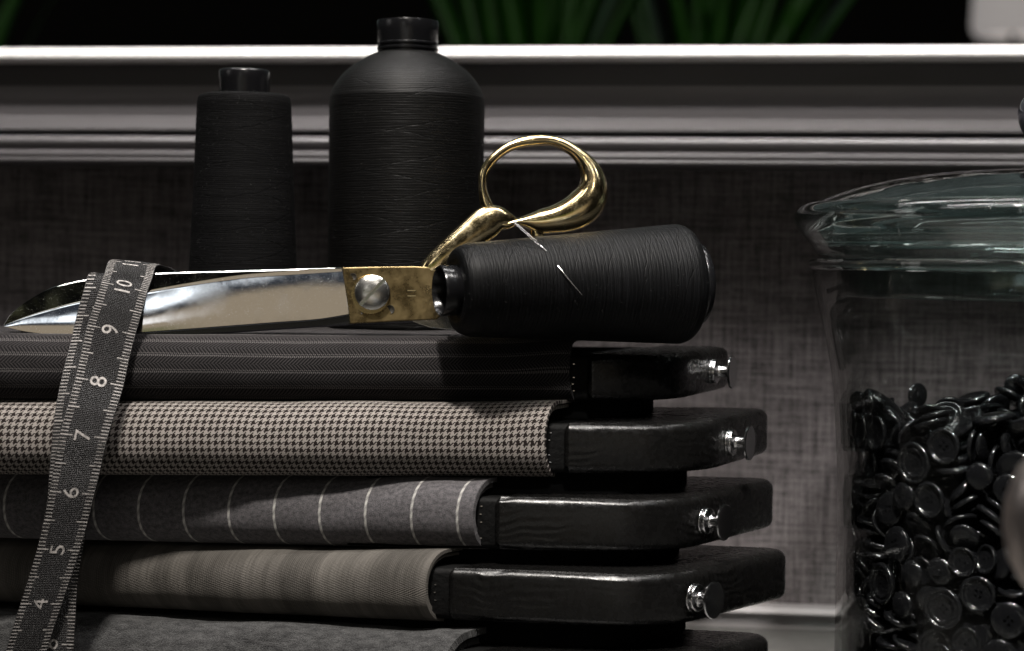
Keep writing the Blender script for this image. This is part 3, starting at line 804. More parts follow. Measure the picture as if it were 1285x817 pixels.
V, Fs, uv = lathe(round_prof(jz([(0,8.2),(0.8,8.15),(1.45,7.7),(1.7,7.0),(1.5,6.2),(1.0,5.6),(0.75,5.1),(0.95,4.6),(1.3,4.4)]), 4), 48)
part('knob', V, Fs, Mat('smoked_glass', (0.03,0.03,0.035), 0.08), jar, sharp=60)

BUT = Mat('black_resin_button', (0.004,0.004,0.0045), 0.2)
_c = BUT.coord('Object', 100); BUT.set('Roughness', BUT.noise(_c, 3, 3).smooth(0.3, 0.7, 0.08, 0.2)); BUT.bump(BUT.noise(_c, 8, 3), 0.006, 0.4)
def button_mesh(k):
    if k == 0: pr = [(0,-0.11),(0.5,-0.13),(0.72,-0.07),(0.78,0.02),(0.765,0.11),(0.70,0.15),(0.61,0.12),(0.54,0.03),(0.4,0.01),(0,0.01)]
    elif k == 1: pr = [(0,-0.10),(0.4,-0.12),(0.59,-0.06),(0.64,0.03),(0.62,0.12),(0.565,0.14),(0.50,0.10),(0.45,0.03),(0.3,0.01),(0,0.01)]
    elif k == 2: pr = [(0,-0.14),(0.6,-0.15),(0.84,-0.09),(0.92,0.02),(0.90,0.13),(0.82,0.18),(0.74,0.15),(0.69,0.09),(0.62,0.13),(0.55,0.12),(0.48,0.05),(0.35,0.03),(0,0.03)]
    else: pr = [(0,-0.22),(0.14,-0.22),(0.16,-0.1),(0.42,-0.11),(0.58,-0.02),(0.60,0.04),(0.52,0.15),(0.36,0.20),(0.18,0.23),(0,0.235)]
    pr = [pr[0]] + round_prof(pr[1:-1], 2) + [pr[-1]]
    V, Fs, uv = lathe([(max(a, 1e-4), b) for a, b in pr], 28)
    me = mesh_of('button', V, Fs, BUT)
    bm = bmesh.new(); bm.from_mesh(me); bmesh.ops.remove_doubles(bm, verts=bm.verts, dist=2e-5*1.2)
    bmesh.ops.holes_fill(bm, edges=bm.edges); bmesh.ops.recalc_face_normals(bm, faces=bm.faces); bm.to_mesh(me); bm.free()
    if k < 3:
        cuts = []
        for i in range(4 if k != 1 else 2):
            a = PI/4 + i*PI/2*(1 if k != 1 else 2); d = 0.15
            cv, cf, _u = lathe([(0.0001,-1),(0.065,-1),(0.065,1),(0.0001,1)], 12, None, (d*math.cos(a), d*math.sin(a), 0))
            cm = mesh_of('c', cv, cf, BUT); bm = bmesh.new(); bm.from_mesh(cm); bmesh.ops.remove_doubles(bm, verts=bm.verts, dist=3e-6); bmesh.ops.recalc_face_normals(bm, faces=bm.faces); bm.to_mesh(cm); bm.free()
            cuts.append(cm)
        me = boolean(me, cuts)
    me.name = 'button'; me.polygons.foreach_set('use_smooth', [True]*len(me.polygons)); me.set_sharp_from_angle(angle=math.radians(40)); return me
BM = [button_mesh(k) for k in range(4)]
BL = ['black four-hole button with a raised rim, in the pile inside the jar', 'small black two-hole button with a raised rim, in the pile inside the jar',
      'large black double-rimmed button, in the pile inside the jar', 'black domed shank button without holes, in the pile inside the jar']
# kind, position in 1/100 cm, rotation quaternion in 1/1000: how a poured heap settled
HEAP = [
    (1,154,-723,17,0,992,-125,0), (1,3,-676,66,669,611,-323,272), (1,-609,-395,17,0,962,-275,0), (0,-280,-772,19,0,995,95,0), (0,-122,871,79,366,443,-551,605),
    (0,-486,-549,133,292,-819,97,484), (0,-123,-746,19,0,598,-801,0), (1,-630,241,66,571,247,-646,-443), (0,-137,-726,57,1000,2,1,-3), (2,-716,-228,21,0,-929,371,2),
    (0,-568,-515,79,299,-183,-683,641), (0,-407,-780,101,493,-662,-226,-517), (1,11,-816,17,2,444,-896,-2), (0,-139,699,79,678,686,218,-149), (0,-444,-662,19,822,0,-1,569),
    (1,-58,670,66,680,-625,-296,-244), (1,-811,-204,131,141,-57,278,-948), (3,-218,785,61,371,700,103,602), (2,-462,669,93,224,-707,-20,671), (3,-835,-79,227,188,608,-327,699),
    (1,153,869,66,697,-677,215,100), (3,-708,263,24,0,874,486,0), (1,-740,-384,17,0,985,172,0), (0,-777,37,91,898,65,-15,435), (1,-787,-143,65,264,-655,264,657),
    (3,-498,-675,62,891,1,-1,453), (3,-699,167,64,215,-11,669,711), (1,-702,-173,59,528,3,3,849), (3,-510,-463,61,62,406,579,704), (0,-251,-690,153,345,-207,235,-885),
    (1,-525,-710,151,678,668,-236,-196), (1,-288,834,66,646,-521,-478,-288), (0,-521,527,19,51,-1,-1,999), (2,-628,477,57,928,10,-19,372), (1,-537,-494,65,183,-579,-405,-683),
    (0,-565,374,80,250,-652,229,678), (0,140,764,19,0,709,705,0), (0,-609,634,79,428,-85,694,-573), (0,9,-788,77,42,855,499,134), (0,-349,-763,117,664,-471,510,278),
    (0,-814,106,19,537,1,2,-843), (0,-662,257,127,255,-570,434,-649), (1,-664,506,17,2,-819,574,0), (1,-793,257,51,951,4,-306,-45), (1,-157,-780,92,984,2,0,176),
    (0,-484,-690,165,145,254,646,705), (0,-462,491,117,188,284,-630,-698), (1,-329,783,65,529,-462,-535,-469), (1,-828,-64,99,720,-403,562,-53), (0,-643,-386,136,89,-800,571,160),
    (0,140,-807,115,53,-971,-176,155), (1,128,-706,99,646,-636,-310,-288), (0,-871,-119,79,703,-46,708,46), (0,-591,-545,80,354,-665,-241,-612), (1,-798,-38,17,864,1,-1,504),
    (0,141,-803,53,642,0,1,-766), (1,-272,-674,66,539,659,256,-458), (1,-189,658,66,507,567,-439,479), (2,-786,212,104,269,483,821,146), (0,-259,-840,118,641,536,-468,288),
    (1,-657,-157,141,418,530,491,551), (1,-443,596,99,696,352,606,157), (2,-738,-328,64,668,44,-20,743), (0,-702,-427,91,138,102,-152,973), (1,-742,-106,184,836,462,-118,273),
    (0,-555,544,114,487,754,-441,-3), (1,-831,59,59,63,-996,65,18), (2,-775,-223,157,187,-345,-895,-212), (1,-352,756,142,151,165,967,118), (3,-260,-634,61,401,-188,683,581),
    (0,140,-667,114,678,-711,119,143), (2,-608,-630,274,697,468,-538,70), (1,-668,500,96,11,-208,978,30), (0,159,803,260,708,-3,-707,3), (1,-176,780,66,705,329,626,54),
    (0,141,758,91,2,642,767,0), (1,-617,-632,66,52,-457,-537,707), (0,-19,779,19,0,-642,767,0), (1,-752,359,58,313,20,386,868), (1,155,773,55,0,-160,987,-1),
    (2,-342,670,21,877,1,-1,480), (1,-387,-610,89,754,8,27,656), (3,-817,191,137,259,537,786,164), (1,-803,-228,205,281,-914,-293,12), (0,-225,846,197,735,631,240,-68),
    (1,-729,407,161,882,-295,248,271), (0,-677,49,79,498,-567,-409,513), (0,-732,-37,146,519,-848,54,95), (0,-348,743,179,905,149,-121,-380), (0,-739,356,107,152,-207,-325,-910),
    (2,-219,714,153,622,206,-125,-745), (3,-876,-4,205,88,701,88,702), (0,-15,787,57,2,-964,266,0), (2,126,563,937,214,-14,144,966), (1,-834,64,133,55,-923,379,44),
    (1,-571,429,196,785,184,-271,-526), (0,-263,-736,192,704,294,110,637), (0,-650,498,179,306,619,709,145), (3,-126,-829,171,92,172,693,-694), (3,-696,-436,295,385,-677,79,-622),
    (1,-388,-612,55,23,835,-549,-14), (3,-128,786,62,90,-680,194,701), (0,99,781,128,1000,-3,-3,-1), (1,-608,451,128,502,17,29,-864), (0,-339,-661,185,161,720,-67,672),
    (1,-871,144,221,666,341,619,240), (2,-807,-337,329,484,665,-251,-511), (2,-803,-96,732,295,-484,818,101), (0,-79,801,142,912,269,240,195), (0,-102,-872,102,246,327,635,-655),
    (1,-387,-747,262,401,-124,715,560), (1,-719,-60,176,281,-363,-768,-448), (0,-778,254,227,126,-104,-942,294), (0,-376,-794,258,437,-165,695,547), (3,-366,699,66,1000,1,0,-21),
    (0,201,-756,205,479,-520,479,-520), (0,-679,-281,151,227,-787,487,304), (2,-771,103,194,950,158,266,-36), (2,-617,-576,93,405,684,182,-579), (1,-207,-856,849,632,566,-444,287),
    (1,-92,-839,377,403,-139,-503,752), (1,-716,-233,275,292,-835,-464,44), (1,23,882,96,698,702,-107,93), (0,-728,377,137,335,917,103,-189), (0,-605,-503,183,510,-112,-195,-830),
    (0,-111,-725,138,374,-255,76,-889), (3,-275,673,214,631,519,161,553), (1,-880,39,324,672,-204,672,-234), (1,2,883,399,684,-683,-180,-180), (1,-179,-815,600,94,-626,469,-615),
    (1,113,752,165,866,-3,-1,500), (1,-345,622,107,227,-107,700,-669), (0,-660,115,234,574,460,553,393), (0,139,-868,411,597,-649,285,375), (1,152,659,66,237,361,626,-649),
    (2,125,-867,239,660,685,-167,258), (0,-514,673,80,708,328,625,30), (2,-727,276,256,178,948,177,-196), (2,-204,-807,268,337,-143,-528,-766), (0,-650,-149,285,151,-604,-334,708),
    (1,-221,-688,226,90,-933,177,300), (2,199,776,1136,487,-513,-487,513), (1,-457,662,322,973,157,-112,130), (2,-782,-209,486,930,63,47,-358), (0,-309,742,268,217,661,719,-13),
    (1,-46,736,197,568,784,91,-236), (1,-376,-657,173,717,-299,-623,87), (1,-389,691,247,80,-580,-317,-746), (1,-778,-198,401,71,-980,180,35), (3,-4,-845,154,655,748,-32,-106),
    (0,-638,567,392,587,442,624,-267), (1,-54,-769,245,268,525,-781,-205), (2,-715,-372,195,29,-388,907,161), (1,-791,392,277,442,293,-642,-553), (2,-352,676,440,325,414,124,-841),
    (0,-331,585,121,373,-594,354,619), (1,42,-746,273,394,-165,903,-41), (3,-801,-248,241,608,90,267,-742), (1,-525,710,498,501,-699,108,498), (1,-466,-658,155,719,-563,406,34),
    (0,-456,-605,265,199,929,239,-203), (0,-86,-728,168,671,-210,162,-692), (0,139,-655,272,554,572,-389,464), (0,-459,748,247,139,-245,669,-687), (0,-224,-700,269,932,195,245,184),
    (2,199,781,202,456,540,456,541), (3,-743,-460,257,708,391,-587,-24), (1,-675,341,294,340,-225,-139,-903), (1,-832,27,300,293,-698,-368,539), (3,-748,74,223,895,245,190,320),
    (0,7,694,153,522,-517,-332,-592), (0,-723,-273,299,928,184,230,-229), (2,-496,607,190,882,245,-173,-364), (2,-788,-169,295,833,-479,-80,265), (0,-306,763,304,27,758,-615,215),
    (0,201,695,352,588,-392,-588,392), (0,-559,-471,210,217,946,-232,58), (1,-515,495,244,5,37,467,884), (0,101,-761,221,763,53,-88,-638), (1,-395,643,231,347,-300,-688,563),
    (1,-716,-20,257,949,-16,74,305), (0,102,-768,183,499,80,-64,-861), (0,-466,-630,237,260,950,-132,-112), (0,-700,315,274,344,76,254,901), (0,-585,-425,394,856,-200,104,465),
    (0,135,827,419,609,765,-32,-206), (1,81,710,226,619,-220,-83,-749), (1,-627,325,365,209,148,948,-189), (2,-677,-174,428,396,443,574,563), (2,-183,685,297,177,-430,597,654),
    (1,-168,779,262,58,426,-902,35), (1,-30,-718,176,231,249,93,936), (3,-198,-782,324,543,801,241,-76), (1,-565,614,202,60,654,704,271), (1,-388,-547,171,338,-104,-683,639),
    (1,-95,-876,246,9,89,709,-700), (2,126,729,331,645,473,-438,-410), (1,-606,574,261,101,923,319,-192), (0,-839,29,446,211,-666,231,-678), (0,-598,-295,247,386,689,-50,-611),
    (2,-387,-627,302,941,-211,189,185), (1,-704,458,240,312,275,-193,-889), (3,-127,-700,260,477,359,147,789), (1,-680,-391,226,53,-100,-981,-156), (0,-527,580,280,140,876,-436,-153),
    (2,-53,663,312,547,615,-382,421), (0,-560,-467,250,149,628,745,-169), (1,-828,-128,371,337,-497,-796,75), (0,-712,-326,387,787,412,-429,-166), (3,-826,145,373,266,41,72,-961),
    (1,-591,-290,444,403,-710,132,-562), (1,-689,473,295,861,15,-277,-426), (1,-794,-55,492,49,46,-794,-604), (1,-527,-588,323,142,942,-105,284), (1,-184,772,229,48,974,216,-48),
    (3,-641,-296,350,692,-55,-112,-711), (3,-500,637,392,694,-444,-508,-251), (0,-723,47,334,154,-484,-824,-250), (1,-42,880,251,155,-187,691,681), (1,-573,669,309,460,708,-103,526),
    (3,-359,-611,337,172,889,360,-225), (0,-573,-450,284,851,-199,106,475), (1,-834,-103,330,221,-851,-366,304), (1,-618,248,277,407,-662,-200,597), (0,-367,559,273,710,-532,-442,-132),
    (2,126,-755,357,314,64,75,-944), (1,-5,-668,253,202,-279,667,661), (2,-321,743,350,865,-208,-61,453), (1,-587,-424,311,181,793,-566,134), (3,-614,364,215,536,293,-178,-771),
    (0,-10,811,218,531,347,383,-672), (0,-64,-771,300,324,-293,-895,86), (0,-101,-741,447,123,770,-626,5), (0,142,-754,288,203,340,912,106), (2,-154,862,364,237,-364,618,655),
    (0,-253,-699,379,411,-220,-271,842), (0,-677,474,212,30,925,-174,336), (1,-704,449,515,113,89,976,-163), (1,-437,765,579,503,697,-179,479), (0,-516,529,326,137,920,-325,-170),
    (0,-489,-730,354,660,690,-149,-258), (0,-728,-359,415,803,328,-497,-20), (1,-753,122,291,405,-61,116,905), (0,-1,797,297,956,278,43,-80), (3,79,870,210,301,-371,-615,-628),
    (0,-880,-8,461,259,-657,-270,654), (0,-440,646,537,42,17,-946,-320), (1,-575,419,298,460,307,-795,248), (3,38,816,404,681,-594,-85,-420), (0,-583,427,375,171,739,430,-490),
    (1,-459,749,392,450,-634,241,581), (0,-826,299,779,641,501,499,298), (0,-591,-421,350,151,643,732,-167), (1,-452,-540,457,524,37,-181,-831), (1,-339,610,347,806,-324,-271,-416),
    (1,-470,-699,359,442,-675,-215,-550), (0,-283,771,541,957,-77,270,70), (0,-667,353,378,191,61,958,-207), (1,-645,-540,292,762,-552,325,91), (0,-739,325,408,634,-276,49,721),
    (1,-488,545,351,735,-190,107,-642), (1,-668,-493,410,645,571,-476,-175), (3,-174,-688,344,294,-787,509,-189), (2,-143,754,376,300,876,246,-287), (0,70,-767,391,72,-406,909,65),
    (1,-537,-672,577,504,-67,549,663), (2,-769,215,341,25,-67,994,78), (3,-14,-838,312,535,-264,206,-775), (1,-250,659,465,716,379,-542,-224), (0,-677,490,407,510,503,613,-334),
    (0,-642,-152,445,33,680,243,691), (3,-627,-612,426,541,-704,61,-455), (0,-406,-599,402,228,-181,932,-218), (0,-107,774,398,21,-387,-824,414), (2,-449,660,689,163,300,269,-900),
    (2,-484,-559,386,39,853,-413,315), (0,-563,-443,496,129,759,601,-215), (0,-866,153,477,118,-665,242,-696), (1,-24,-719,361,216,-753,-570,247), (1,-454,-718,496,566,-197,-616,511),
    (1,55,-845,641,715,-696,9,54), (3,-715,-507,399,323,699,108,-629), (3,-164,750,522,653,95,-459,-595), (3,-802,-225,439,726,40,68,-684), (0,34,708,357,402,-473,-359,-697),
    (2,-752,146,543,825,33,-285,486), (3,-718,438,383,250,-24,-609,-752), (0,140,-659,950,770,103,102,-621), (1,-580,-400,519,704,-229,-96,-665), (3,-62,797,479,144,-65,-812,-562),
    (1,38,744,364,183,-347,-482,-783), (1,-752,99,454,189,30,-47,980), (1,-66,-729,350,710,233,239,620), (2,-694,318,477,481,41,-276,-831), (0,-721,-53,365,565,638,365,-375),
    (0,-213,-851,437,103,271,657,-696), (0,-740,15,430,660,729,111,-145), (2,-725,127,418,887,36,42,-458), (0,-704,527,643,566,681,199,420), (1,-564,-426,435,141,608,-761,177),
    (0,-118,576,931,959,-124,-75,-242), (2,-296,-721,449,973,129,-71,180), (0,-695,196,382,343,26,81,-936), (1,-746,-18,391,356,427,600,-576), (1,-466,653,500,256,-828,459,197),
    (2,-569,461,460,774,43,475,417), (0,-335,-750,384,204,148,119,-961), (0,-736,-383,481,337,-325,-500,728), (1,-554,-556,459,129,265,-97,-951), (0,-578,566,488,297,898,-153,-285),
    (1,198,657,996,440,519,-458,-572), (3,-561,-554,391,137,940,-125,287), (2,-363,646,472,290,-899,66,-321), (0,-647,-518,512,289,-257,-863,325), (0,152,-766,461,126,-771,-248,573),
    (0,-84,706,471,674,171,316,-646), (1,-439,-208,900,106,971,-215,15), (2,-725,344,501,9,622,-732,278), (2,-195,-627,517,722,666,-188,-13), (3,-285,776,445,697,-612,-354,-120),
    (0,177,-736,499,495,498,-638,-316), (0,-684,-483,595,331,-444,-66,-830), (1,-210,-701,365,210,-277,-214,913), (2,-106,844,498,331,-344,-738,-477), (2,-576,441,630,476,-373,-159,-780),
    (1,-487,-636,473,860,454,168,-163), (1,-817,161,618,81,-290,-661,-688), (0,-772,-277,596,776,480,-253,322), (3,-308,819,424,707,666,238,8), (1,-79,-877,490,511,-458,533,494),
    (0,-207,-535,998,78,-581,810,-18), (1,-674,205,466,13,-137,-977,163), (2,-350,-771,866,775,-550,249,-189), (3,-760,348,578,180,26,960,-212), (1,34,778,385,478,413,-690,353),
    (2,-241,798,790,647,752,-37,-121), (1,-105,-803,586,602,-261,-677,-333), (0,-798,-96,480,787,606,-4,115), (1,-820,246,453,534,526,-405,-523), (1,180,-670,728,34,827,-34,561),
    (0,-700,178,536,152,340,896,243), (1,-175,-824,444,579,-655,-256,-413), (0,-769,-421,514,27,-657,-318,-682), (0,-575,583,531,177,276,305,894), (1,-390,760,506,50,-392,764,-510),
    (0,-410,-729,489,544,113,754,351), (1,-194,621,578,534,-624,298,487), (3,-839,248,587,186,-600,380,-679), (1,1,-842,412,352,-610,-197,-682), (1,-500,682,419,536,292,676,-412),
    (0,140,-644,471,484,592,-358,537), (3,-449,540,421,443,-93,832,321), (1,-800,-171,531,624,64,-45,778), (1,-746,328,545,415,63,-271,-866), (0,57,-764,430,692,90,37,-715),
    (0,201,-684,611,704,64,-704,-64), (1,-857,85,580,808,237,536,65), (0,-701,-84,662,565,681,196,423), (2,-343,-667,978,665,-424,-613,-37), (3,-199,815,579,829,-15,-235,507),
    (1,155,-842,556,208,-615,525,550), (0,-21,-839,766,292,369,-379,797), (1,153,869,653,363,-254,655,612), (1,-69,-844,715,46,243,-472,846), (0,-75,-757,485,428,24,121,895),
    (3,-833,83,894,203,-635,-419,-616), (0,-654,27,556,321,-646,-245,648), (3,196,674,491,706,-45,706,-46), (1,-777,368,654,293,263,-527,-753), (1,155,689,483,671,225,670,224),
    (1,-421,568,408,61,-678,-490,-544), (2,-411,-509,578,580,690,-34,-430), (2,36,-807,546,399,-299,138,-856), (1,153,869,454,199,314,636,-677), (0,-218,791,613,419,-140,-189,877),
    (0,-585,-574,557,484,499,-53,717), (0,-696,65,702,561,-676,449,-166), (0,-345,744,662,156,-988,12,-12), (0,-252,-739,532,146,-548,-721,-397), (1,72,750,465,803,216,-134,539),
    (1,-641,-355,455,594,-302,-740,95), (3,-685,478,553,718,-193,47,667), (0,-350,-625,516,820,50,-392,-415), (0,-578,-420,583,448,-13,10,-894), (1,-209,628,327,389,-189,-669,-604),
    (2,-715,-505,872,665,569,-433,-216), (0,-809,-137,573,695,37,68,-715), (1,-322,779,928,649,-714,-147,216), (1,-209,685,597,385,-607,530,450), (3,-786,-124,940,391,627,-590,326),
    (1,23,852,667,413,-495,-693,-321), (2,-801,-113,776,901,289,-116,-303), (1,-222,-695,537,729,252,-340,538), (1,-646,-243,567,716,289,-628,-98), (0,-197,797,679,589,81,43,-803),
    (2,-764,220,666,123,203,235,943), (1,-490,488,493,692,-366,-586,-209), (0,-815,107,809,184,-622,-437,-623), (0,-646,-326,598,766,633,109,13), (0,-56,850,609,691,386,408,-455),
    (0,17,-794,510,406,-297,141,-852), (0,-186,680,774,814,146,-133,546), (0,-415,-707,616,113,894,-319,-295), (0,127,-717,602,31,512,64,-856), (0,-687,-135,597,229,423,-573,-663),
    (3,76,698,483,826,220,-125,503), (1,-636,356,567,848,-180,217,-449), (1,-219,670,452,584,551,-367,-469), (3,-817,-189,649,320,885,-259,216), (2,-773,4,611,147,252,-864,411),
    (0,-342,627,583,16,171,-42,984), (0,-146,-868,980,432,520,477,-562), (0,-116,871,814,150,234,-660,698), (1,-676,-390,665,333,33,-844,-419), (1,-743,-352,627,121,-674,-335,-647),
    (1,-288,-795,971,225,781,462,-354), (1,-400,578,526,578,236,-221,749), (3,-111,684,657,725,-290,429,-454), (0,-441,-542,616,254,-208,-687,648), (1,58,-879,639,135,183,-694,683),
    (0,-746,-246,577,451,-652,529,301), (1,-545,-693,482,403,685,211,-569), (1,-314,765,624,713,38,-117,690), (3,196,-814,684,683,183,-683,-183), (1,-498,593,612,258,911,-37,-320),
    (1,-572,408,559,14,-894,-308,324), (0,-778,-24,582,561,-292,-324,-704), (2,-579,432,703,775,-155,375,484), (0,59,712,540,249,-954,-165,-37), (0,-663,-575,724,300,681,193,-640),
    (1,-799,71,670,435,-88,-886,-136), (1,122,-824,1034,671,148,138,714), (0,-450,-669,969,710,-576,-343,215), (1,-98,-732,572,367,353,605,-612), (0,-280,-767,549,139,-535,-731,-400),
    (3,-240,-809,701,373,54,-419,826), (0,-639,312,640,133,23,948,288), (0,-40,-695,570,540,530,-458,467), (3,-834,84,652,637,421,177,622), (0,-280,-787,585,50,146,397,-905),
    (1,-571,607,566,61,-644,-645,407), (0,-536,-621,636,68,438,-847,293), (0,-238,704,698,188,-968,-154,-60), (2,152,751,670,202,-794,225,-527), (1,-471,460,482,704,-610,-325,164),
    (0,-684,298,711,738,133,-288,595), (2,-124,-714,665,567,27,-369,-736), (0,-787,-350,654,635,-247,707,190), (1,-83,695,564,158,-848,464,203), (0,-319,-638,639,409,-67,-901,131),
    (0,-466,-612,556,42,-175,-264,-947), (3,-874,39,767,661,-213,680,-233), (0,-564,-432,980,318,-715,-564,-265), (3,-700,-217,713,62,-704,-89,-702), (0,-614,-220,586,330,-708,146,-607),
    (0,-650,-409,683,106,397,-359,838), (2,-761,8,777,73,367,645,666), (0,-625,-163,734,271,555,463,636), (1,203,790,540,313,-634,-313,634), (0,54,831,551,836,-401,-352,-127),
    (1,486,541,17,92,0,0,996), (3,-300,764,800,111,297,691,-650), (1,-680,500,644,314,316,-630,-636), (1,203,-789,960,517,-482,-517,482), (0,174,767,620,7,-823,-66,-565),
    (0,-654,-226,712,72,-670,-216,706), (1,-693,251,721,778,315,46,-542), (0,-780,-289,744,72,308,250,915), (1,-84,693,508,311,218,-285,880), (0,100,-743,625,171,-843,151,-487),
    (1,-412,-725,712,945,22,316,84), (1,-584,547,732,84,-874,95,-470), (2,-416,-691,667,100,-894,-315,301), (0,55,785,709,289,-751,510,304), (0,-15,-657,516,687,-721,-56,-74),
    (2,-553,-580,861,52,-81,995,-13), (0,-451,520,628,634,695,198,276), (0,-567,593,671,791,159,-224,-546), (1,-718,385,769,754,-534,-375,-79), (2,-466,19,900,79,-81,993,-37),
    (1,-75,795,600,490,-809,199,257), (1,-161,-828,791,386,-417,796,209), (3,29,-767,660,388,450,726,346), (1,-771,427,726,559,651,293,423), (0,-819,-76,686,134,248,917,282),
    (3,43,693,625,422,402,-569,580), (1,-304,-606,728,268,145,-865,400), (1,-486,-452,832,301,-720,123,-613), (0,35,789,660,418,-874,-246,-26), (0,40,-647,668,379,418,-550,615),
    (2,-632,155,680,166,-690,43,703), (0,-461,-534,783,415,640,640,93), (0,-632,534,792,879,32,-476,1), (1,-751,-458,723,340,-724,-22,-599), (1,-200,830,772,273,144,-739,599),
    (2,-289,-755,760,752,-299,-217,546), (0,-514,-416,681,594,-38,748,293), (0,-660,320,686,79,-620,-718,-307), (0,-276,-788,644,906,405,-125,2), (0,139,640,621,690,713,-120,47),
    (0,-720,43,724,810,353,-466,39), (1,-522,572,596,86,-352,-212,-908), (2,60,774,758,373,250,-337,828), (2,-630,-442,696,416,-844,-25,337), (0,-426,491,626,661,667,277,201),
    (0,-517,451,785,403,655,-445,459), (1,-781,180,744,157,-283,-923,209), (3,-491,-724,842,444,693,189,-536), (1,-390,-791,799,540,-683,-166,-463), (2,-285,235,998,70,-367,919,-127),
    (3,-477,136,999,53,404,838,363), (0,-515,-640,728,258,857,427,124), (0,79,-746,665,846,3,-517,132), (1,-568,673,766,379,95,-701,-597), (0,-79,705,687,450,449,-728,-256),
    (1,-582,-474,666,434,-841,-69,315), (1,-69,839,740,358,463,792,-174), (1,-6,-767,682,607,-297,-429,600), (1,-467,689,645,167,302,268,-900), (1,-45,880,959,77,-111,701,700),
    (1,-239,646,882,52,-30,982,180), (0,-762,186,774,379,135,224,888), (0,-601,540,770,833,-120,-462,280), (3,-370,749,709,151,-923,351,43), (1,-872,-141,834,85,707,24,-702),
    (1,-564,-560,694,158,-715,450,512), (1,-661,-452,896,715,-412,564,-17), (2,124,-771,831,595,265,738,-177), (2,146,-806,813,137,428,-449,-772), (3,-564,-508,683,765,516,144,356),
    (0,101,872,787,695,-709,-34,-112), (0,-582,-486,796,982,-142,-88,88), (2,-751,-335,806,888,-257,288,-249), (1,-487,588,733,304,308,78,898), (2,-742,199,807,280,-247,-85,-924),
    (1,-569,-477,758,89,88,-143,-982), (1,-407,-560,721,237,827,-384,-335), (2,-816,76,1061,129,862,170,-461), (0,139,691,758,271,-955,34,-118), (0,-101,-829,689,573,488,-211,624),
    (1,-547,-621,782,331,-559,699,-300), (3,-259,-669,655,888,-171,427,-16), (3,-679,-119,807,691,-233,-606,317), (1,-295,576,653,663,-429,-542,-288), (0,-461,574,757,302,-356,-879,96),
    (1,82,635,809,723,-687,77,10), (1,153,-699,1010,92,967,-178,157), (2,-743,461,879,161,663,-224,696), (1,-608,326,787,113,-801,-585,-63), (3,-578,-299,721,285,441,572,630),
    (1,-810,-44,985,419,-311,828,-203), (1,-881,35,990,665,-232,660,-259), (2,-661,365,848,441,-35,74,-894), (2,199,783,893,683,-183,683,-183), (1,-330,595,667,218,525,-497,656),
    (0,-490,-655,968,658,599,438,129), (1,-298,668,770,35,484,172,-857), (2,-92,-733,760,257,955,77,127), (2,-425,686,799,276,-173,-37,-945), (2,-3,-683,1033,371,-231,541,719),
    (1,-404,-691,755,280,344,102,891), (3,-183,-626,686,717,681,-118,-88), (1,-173,-396,900,559,-95,-46,-822), (1,14,649,696,65,96,-716,688), (1,-731,278,818,430,121,232,864),
    (0,-825,-190,847,469,494,-530,-505), (1,-83,777,809,791,96,-126,-591), (0,-215,674,728,100,-9,-197,975), (1,-678,495,783,470,-215,852,-85), (0,-155,782,1038,102,452,879,110),
    (0,-589,252,894,711,-201,-660,-136), (1,-61,726,729,249,-735,-438,454), (2,-736,-320,846,313,269,278,867), (2,-710,232,1088,112,688,-672,-251), (2,-217,-606,834,35,237,651,-721),
    (2,-3,-875,882,518,497,-486,499), (0,-570,-415,942,36,5,-413,910), (0,-665,192,841,609,296,269,685), (1,-626,-433,812,38,795,-588,147), (2,-690,113,928,53,402,0,914),
    (3,-222,-652,815,694,-689,209,-1), (2,-431,-683,1085,97,538,836,38), (3,-73,-667,828,139,184,795,562), (2,-359,677,901,214,227,-798,-516), (2,-535,549,857,43,-938,-256,231),
    (0,-832,-282,977,645,488,-494,-318), (3,-710,-283,870,318,-141,-911,221), (3,-113,791,880,13,952,119,281), (2,-842,239,941,245,-570,405,-671), (1,110,741,824,235,-642,727,62),
    (0,-402,-663,902,658,387,634,-128), (1,2,679,790,671,700,-163,181), (0,-391,-586,848,108,622,-406,661), (0,-525,706,926,219,-579,405,673), (0,-191,797,989,979,32,-147,135),
    (2,59,-624,921,83,-642,753,119), (0,-691,34,852,346,-281,-852,275), (0,-585,-392,910,15,-8,910,413), (0,-326,-658,818,322,-859,113,-382), (0,139,-505,993,987,122,38,-100),
    (1,25,834,859,897,-86,-202,383), (0,101,764,1117,255,240,170,921), (0,-700,-109,987,437,212,151,861), (2,-75,714,1008,866,-434,-241,-54), (3,-875,-19,875,693,138,692,146),
    (1,-197,812,933,181,-778,562,-213), (0,140,-476,958,505,35,141,-851), (2,-419,-154,975,65,-975,170,-129), (1,-670,502,918,705,-361,-608,-46), (0,-584,-345,831,551,-762,208,-269),
    (0,-871,-116,978,437,-493,-498,564), (0,-643,-512,1035,140,97,-145,-975), (3,108,663,994,516,-735,315,309), (3,-152,824,914,714,204,-194,-641), (0,-212,-759,868,209,437,-858,171),
    (1,-183,666,807,930,195,34,-310), (2,127,-691,823,550,98,-613,-559), (1,-417,715,831,169,201,-964,50), (1,-226,703,953,439,798,360,-204), (3,157,370,992,787,-84,118,599),
    (0,-732,-94,888,230,283,887,282), (0,-668,486,1028,726,-278,-167,607), (0,-306,636,1012,195,119,-839,494), (0,-441,698,946,218,194,-778,-557), (2,-507,-517,1042,110,-341,-130,925),
    (0,102,812,914,803,-234,187,-514), (0,-387,789,911,220,98,-709,-663), (1,-729,330,980,831,-550,37,-76), (3,-395,518,810,115,493,-529,682), (1,-667,-292,1032,615,-136,312,-712),
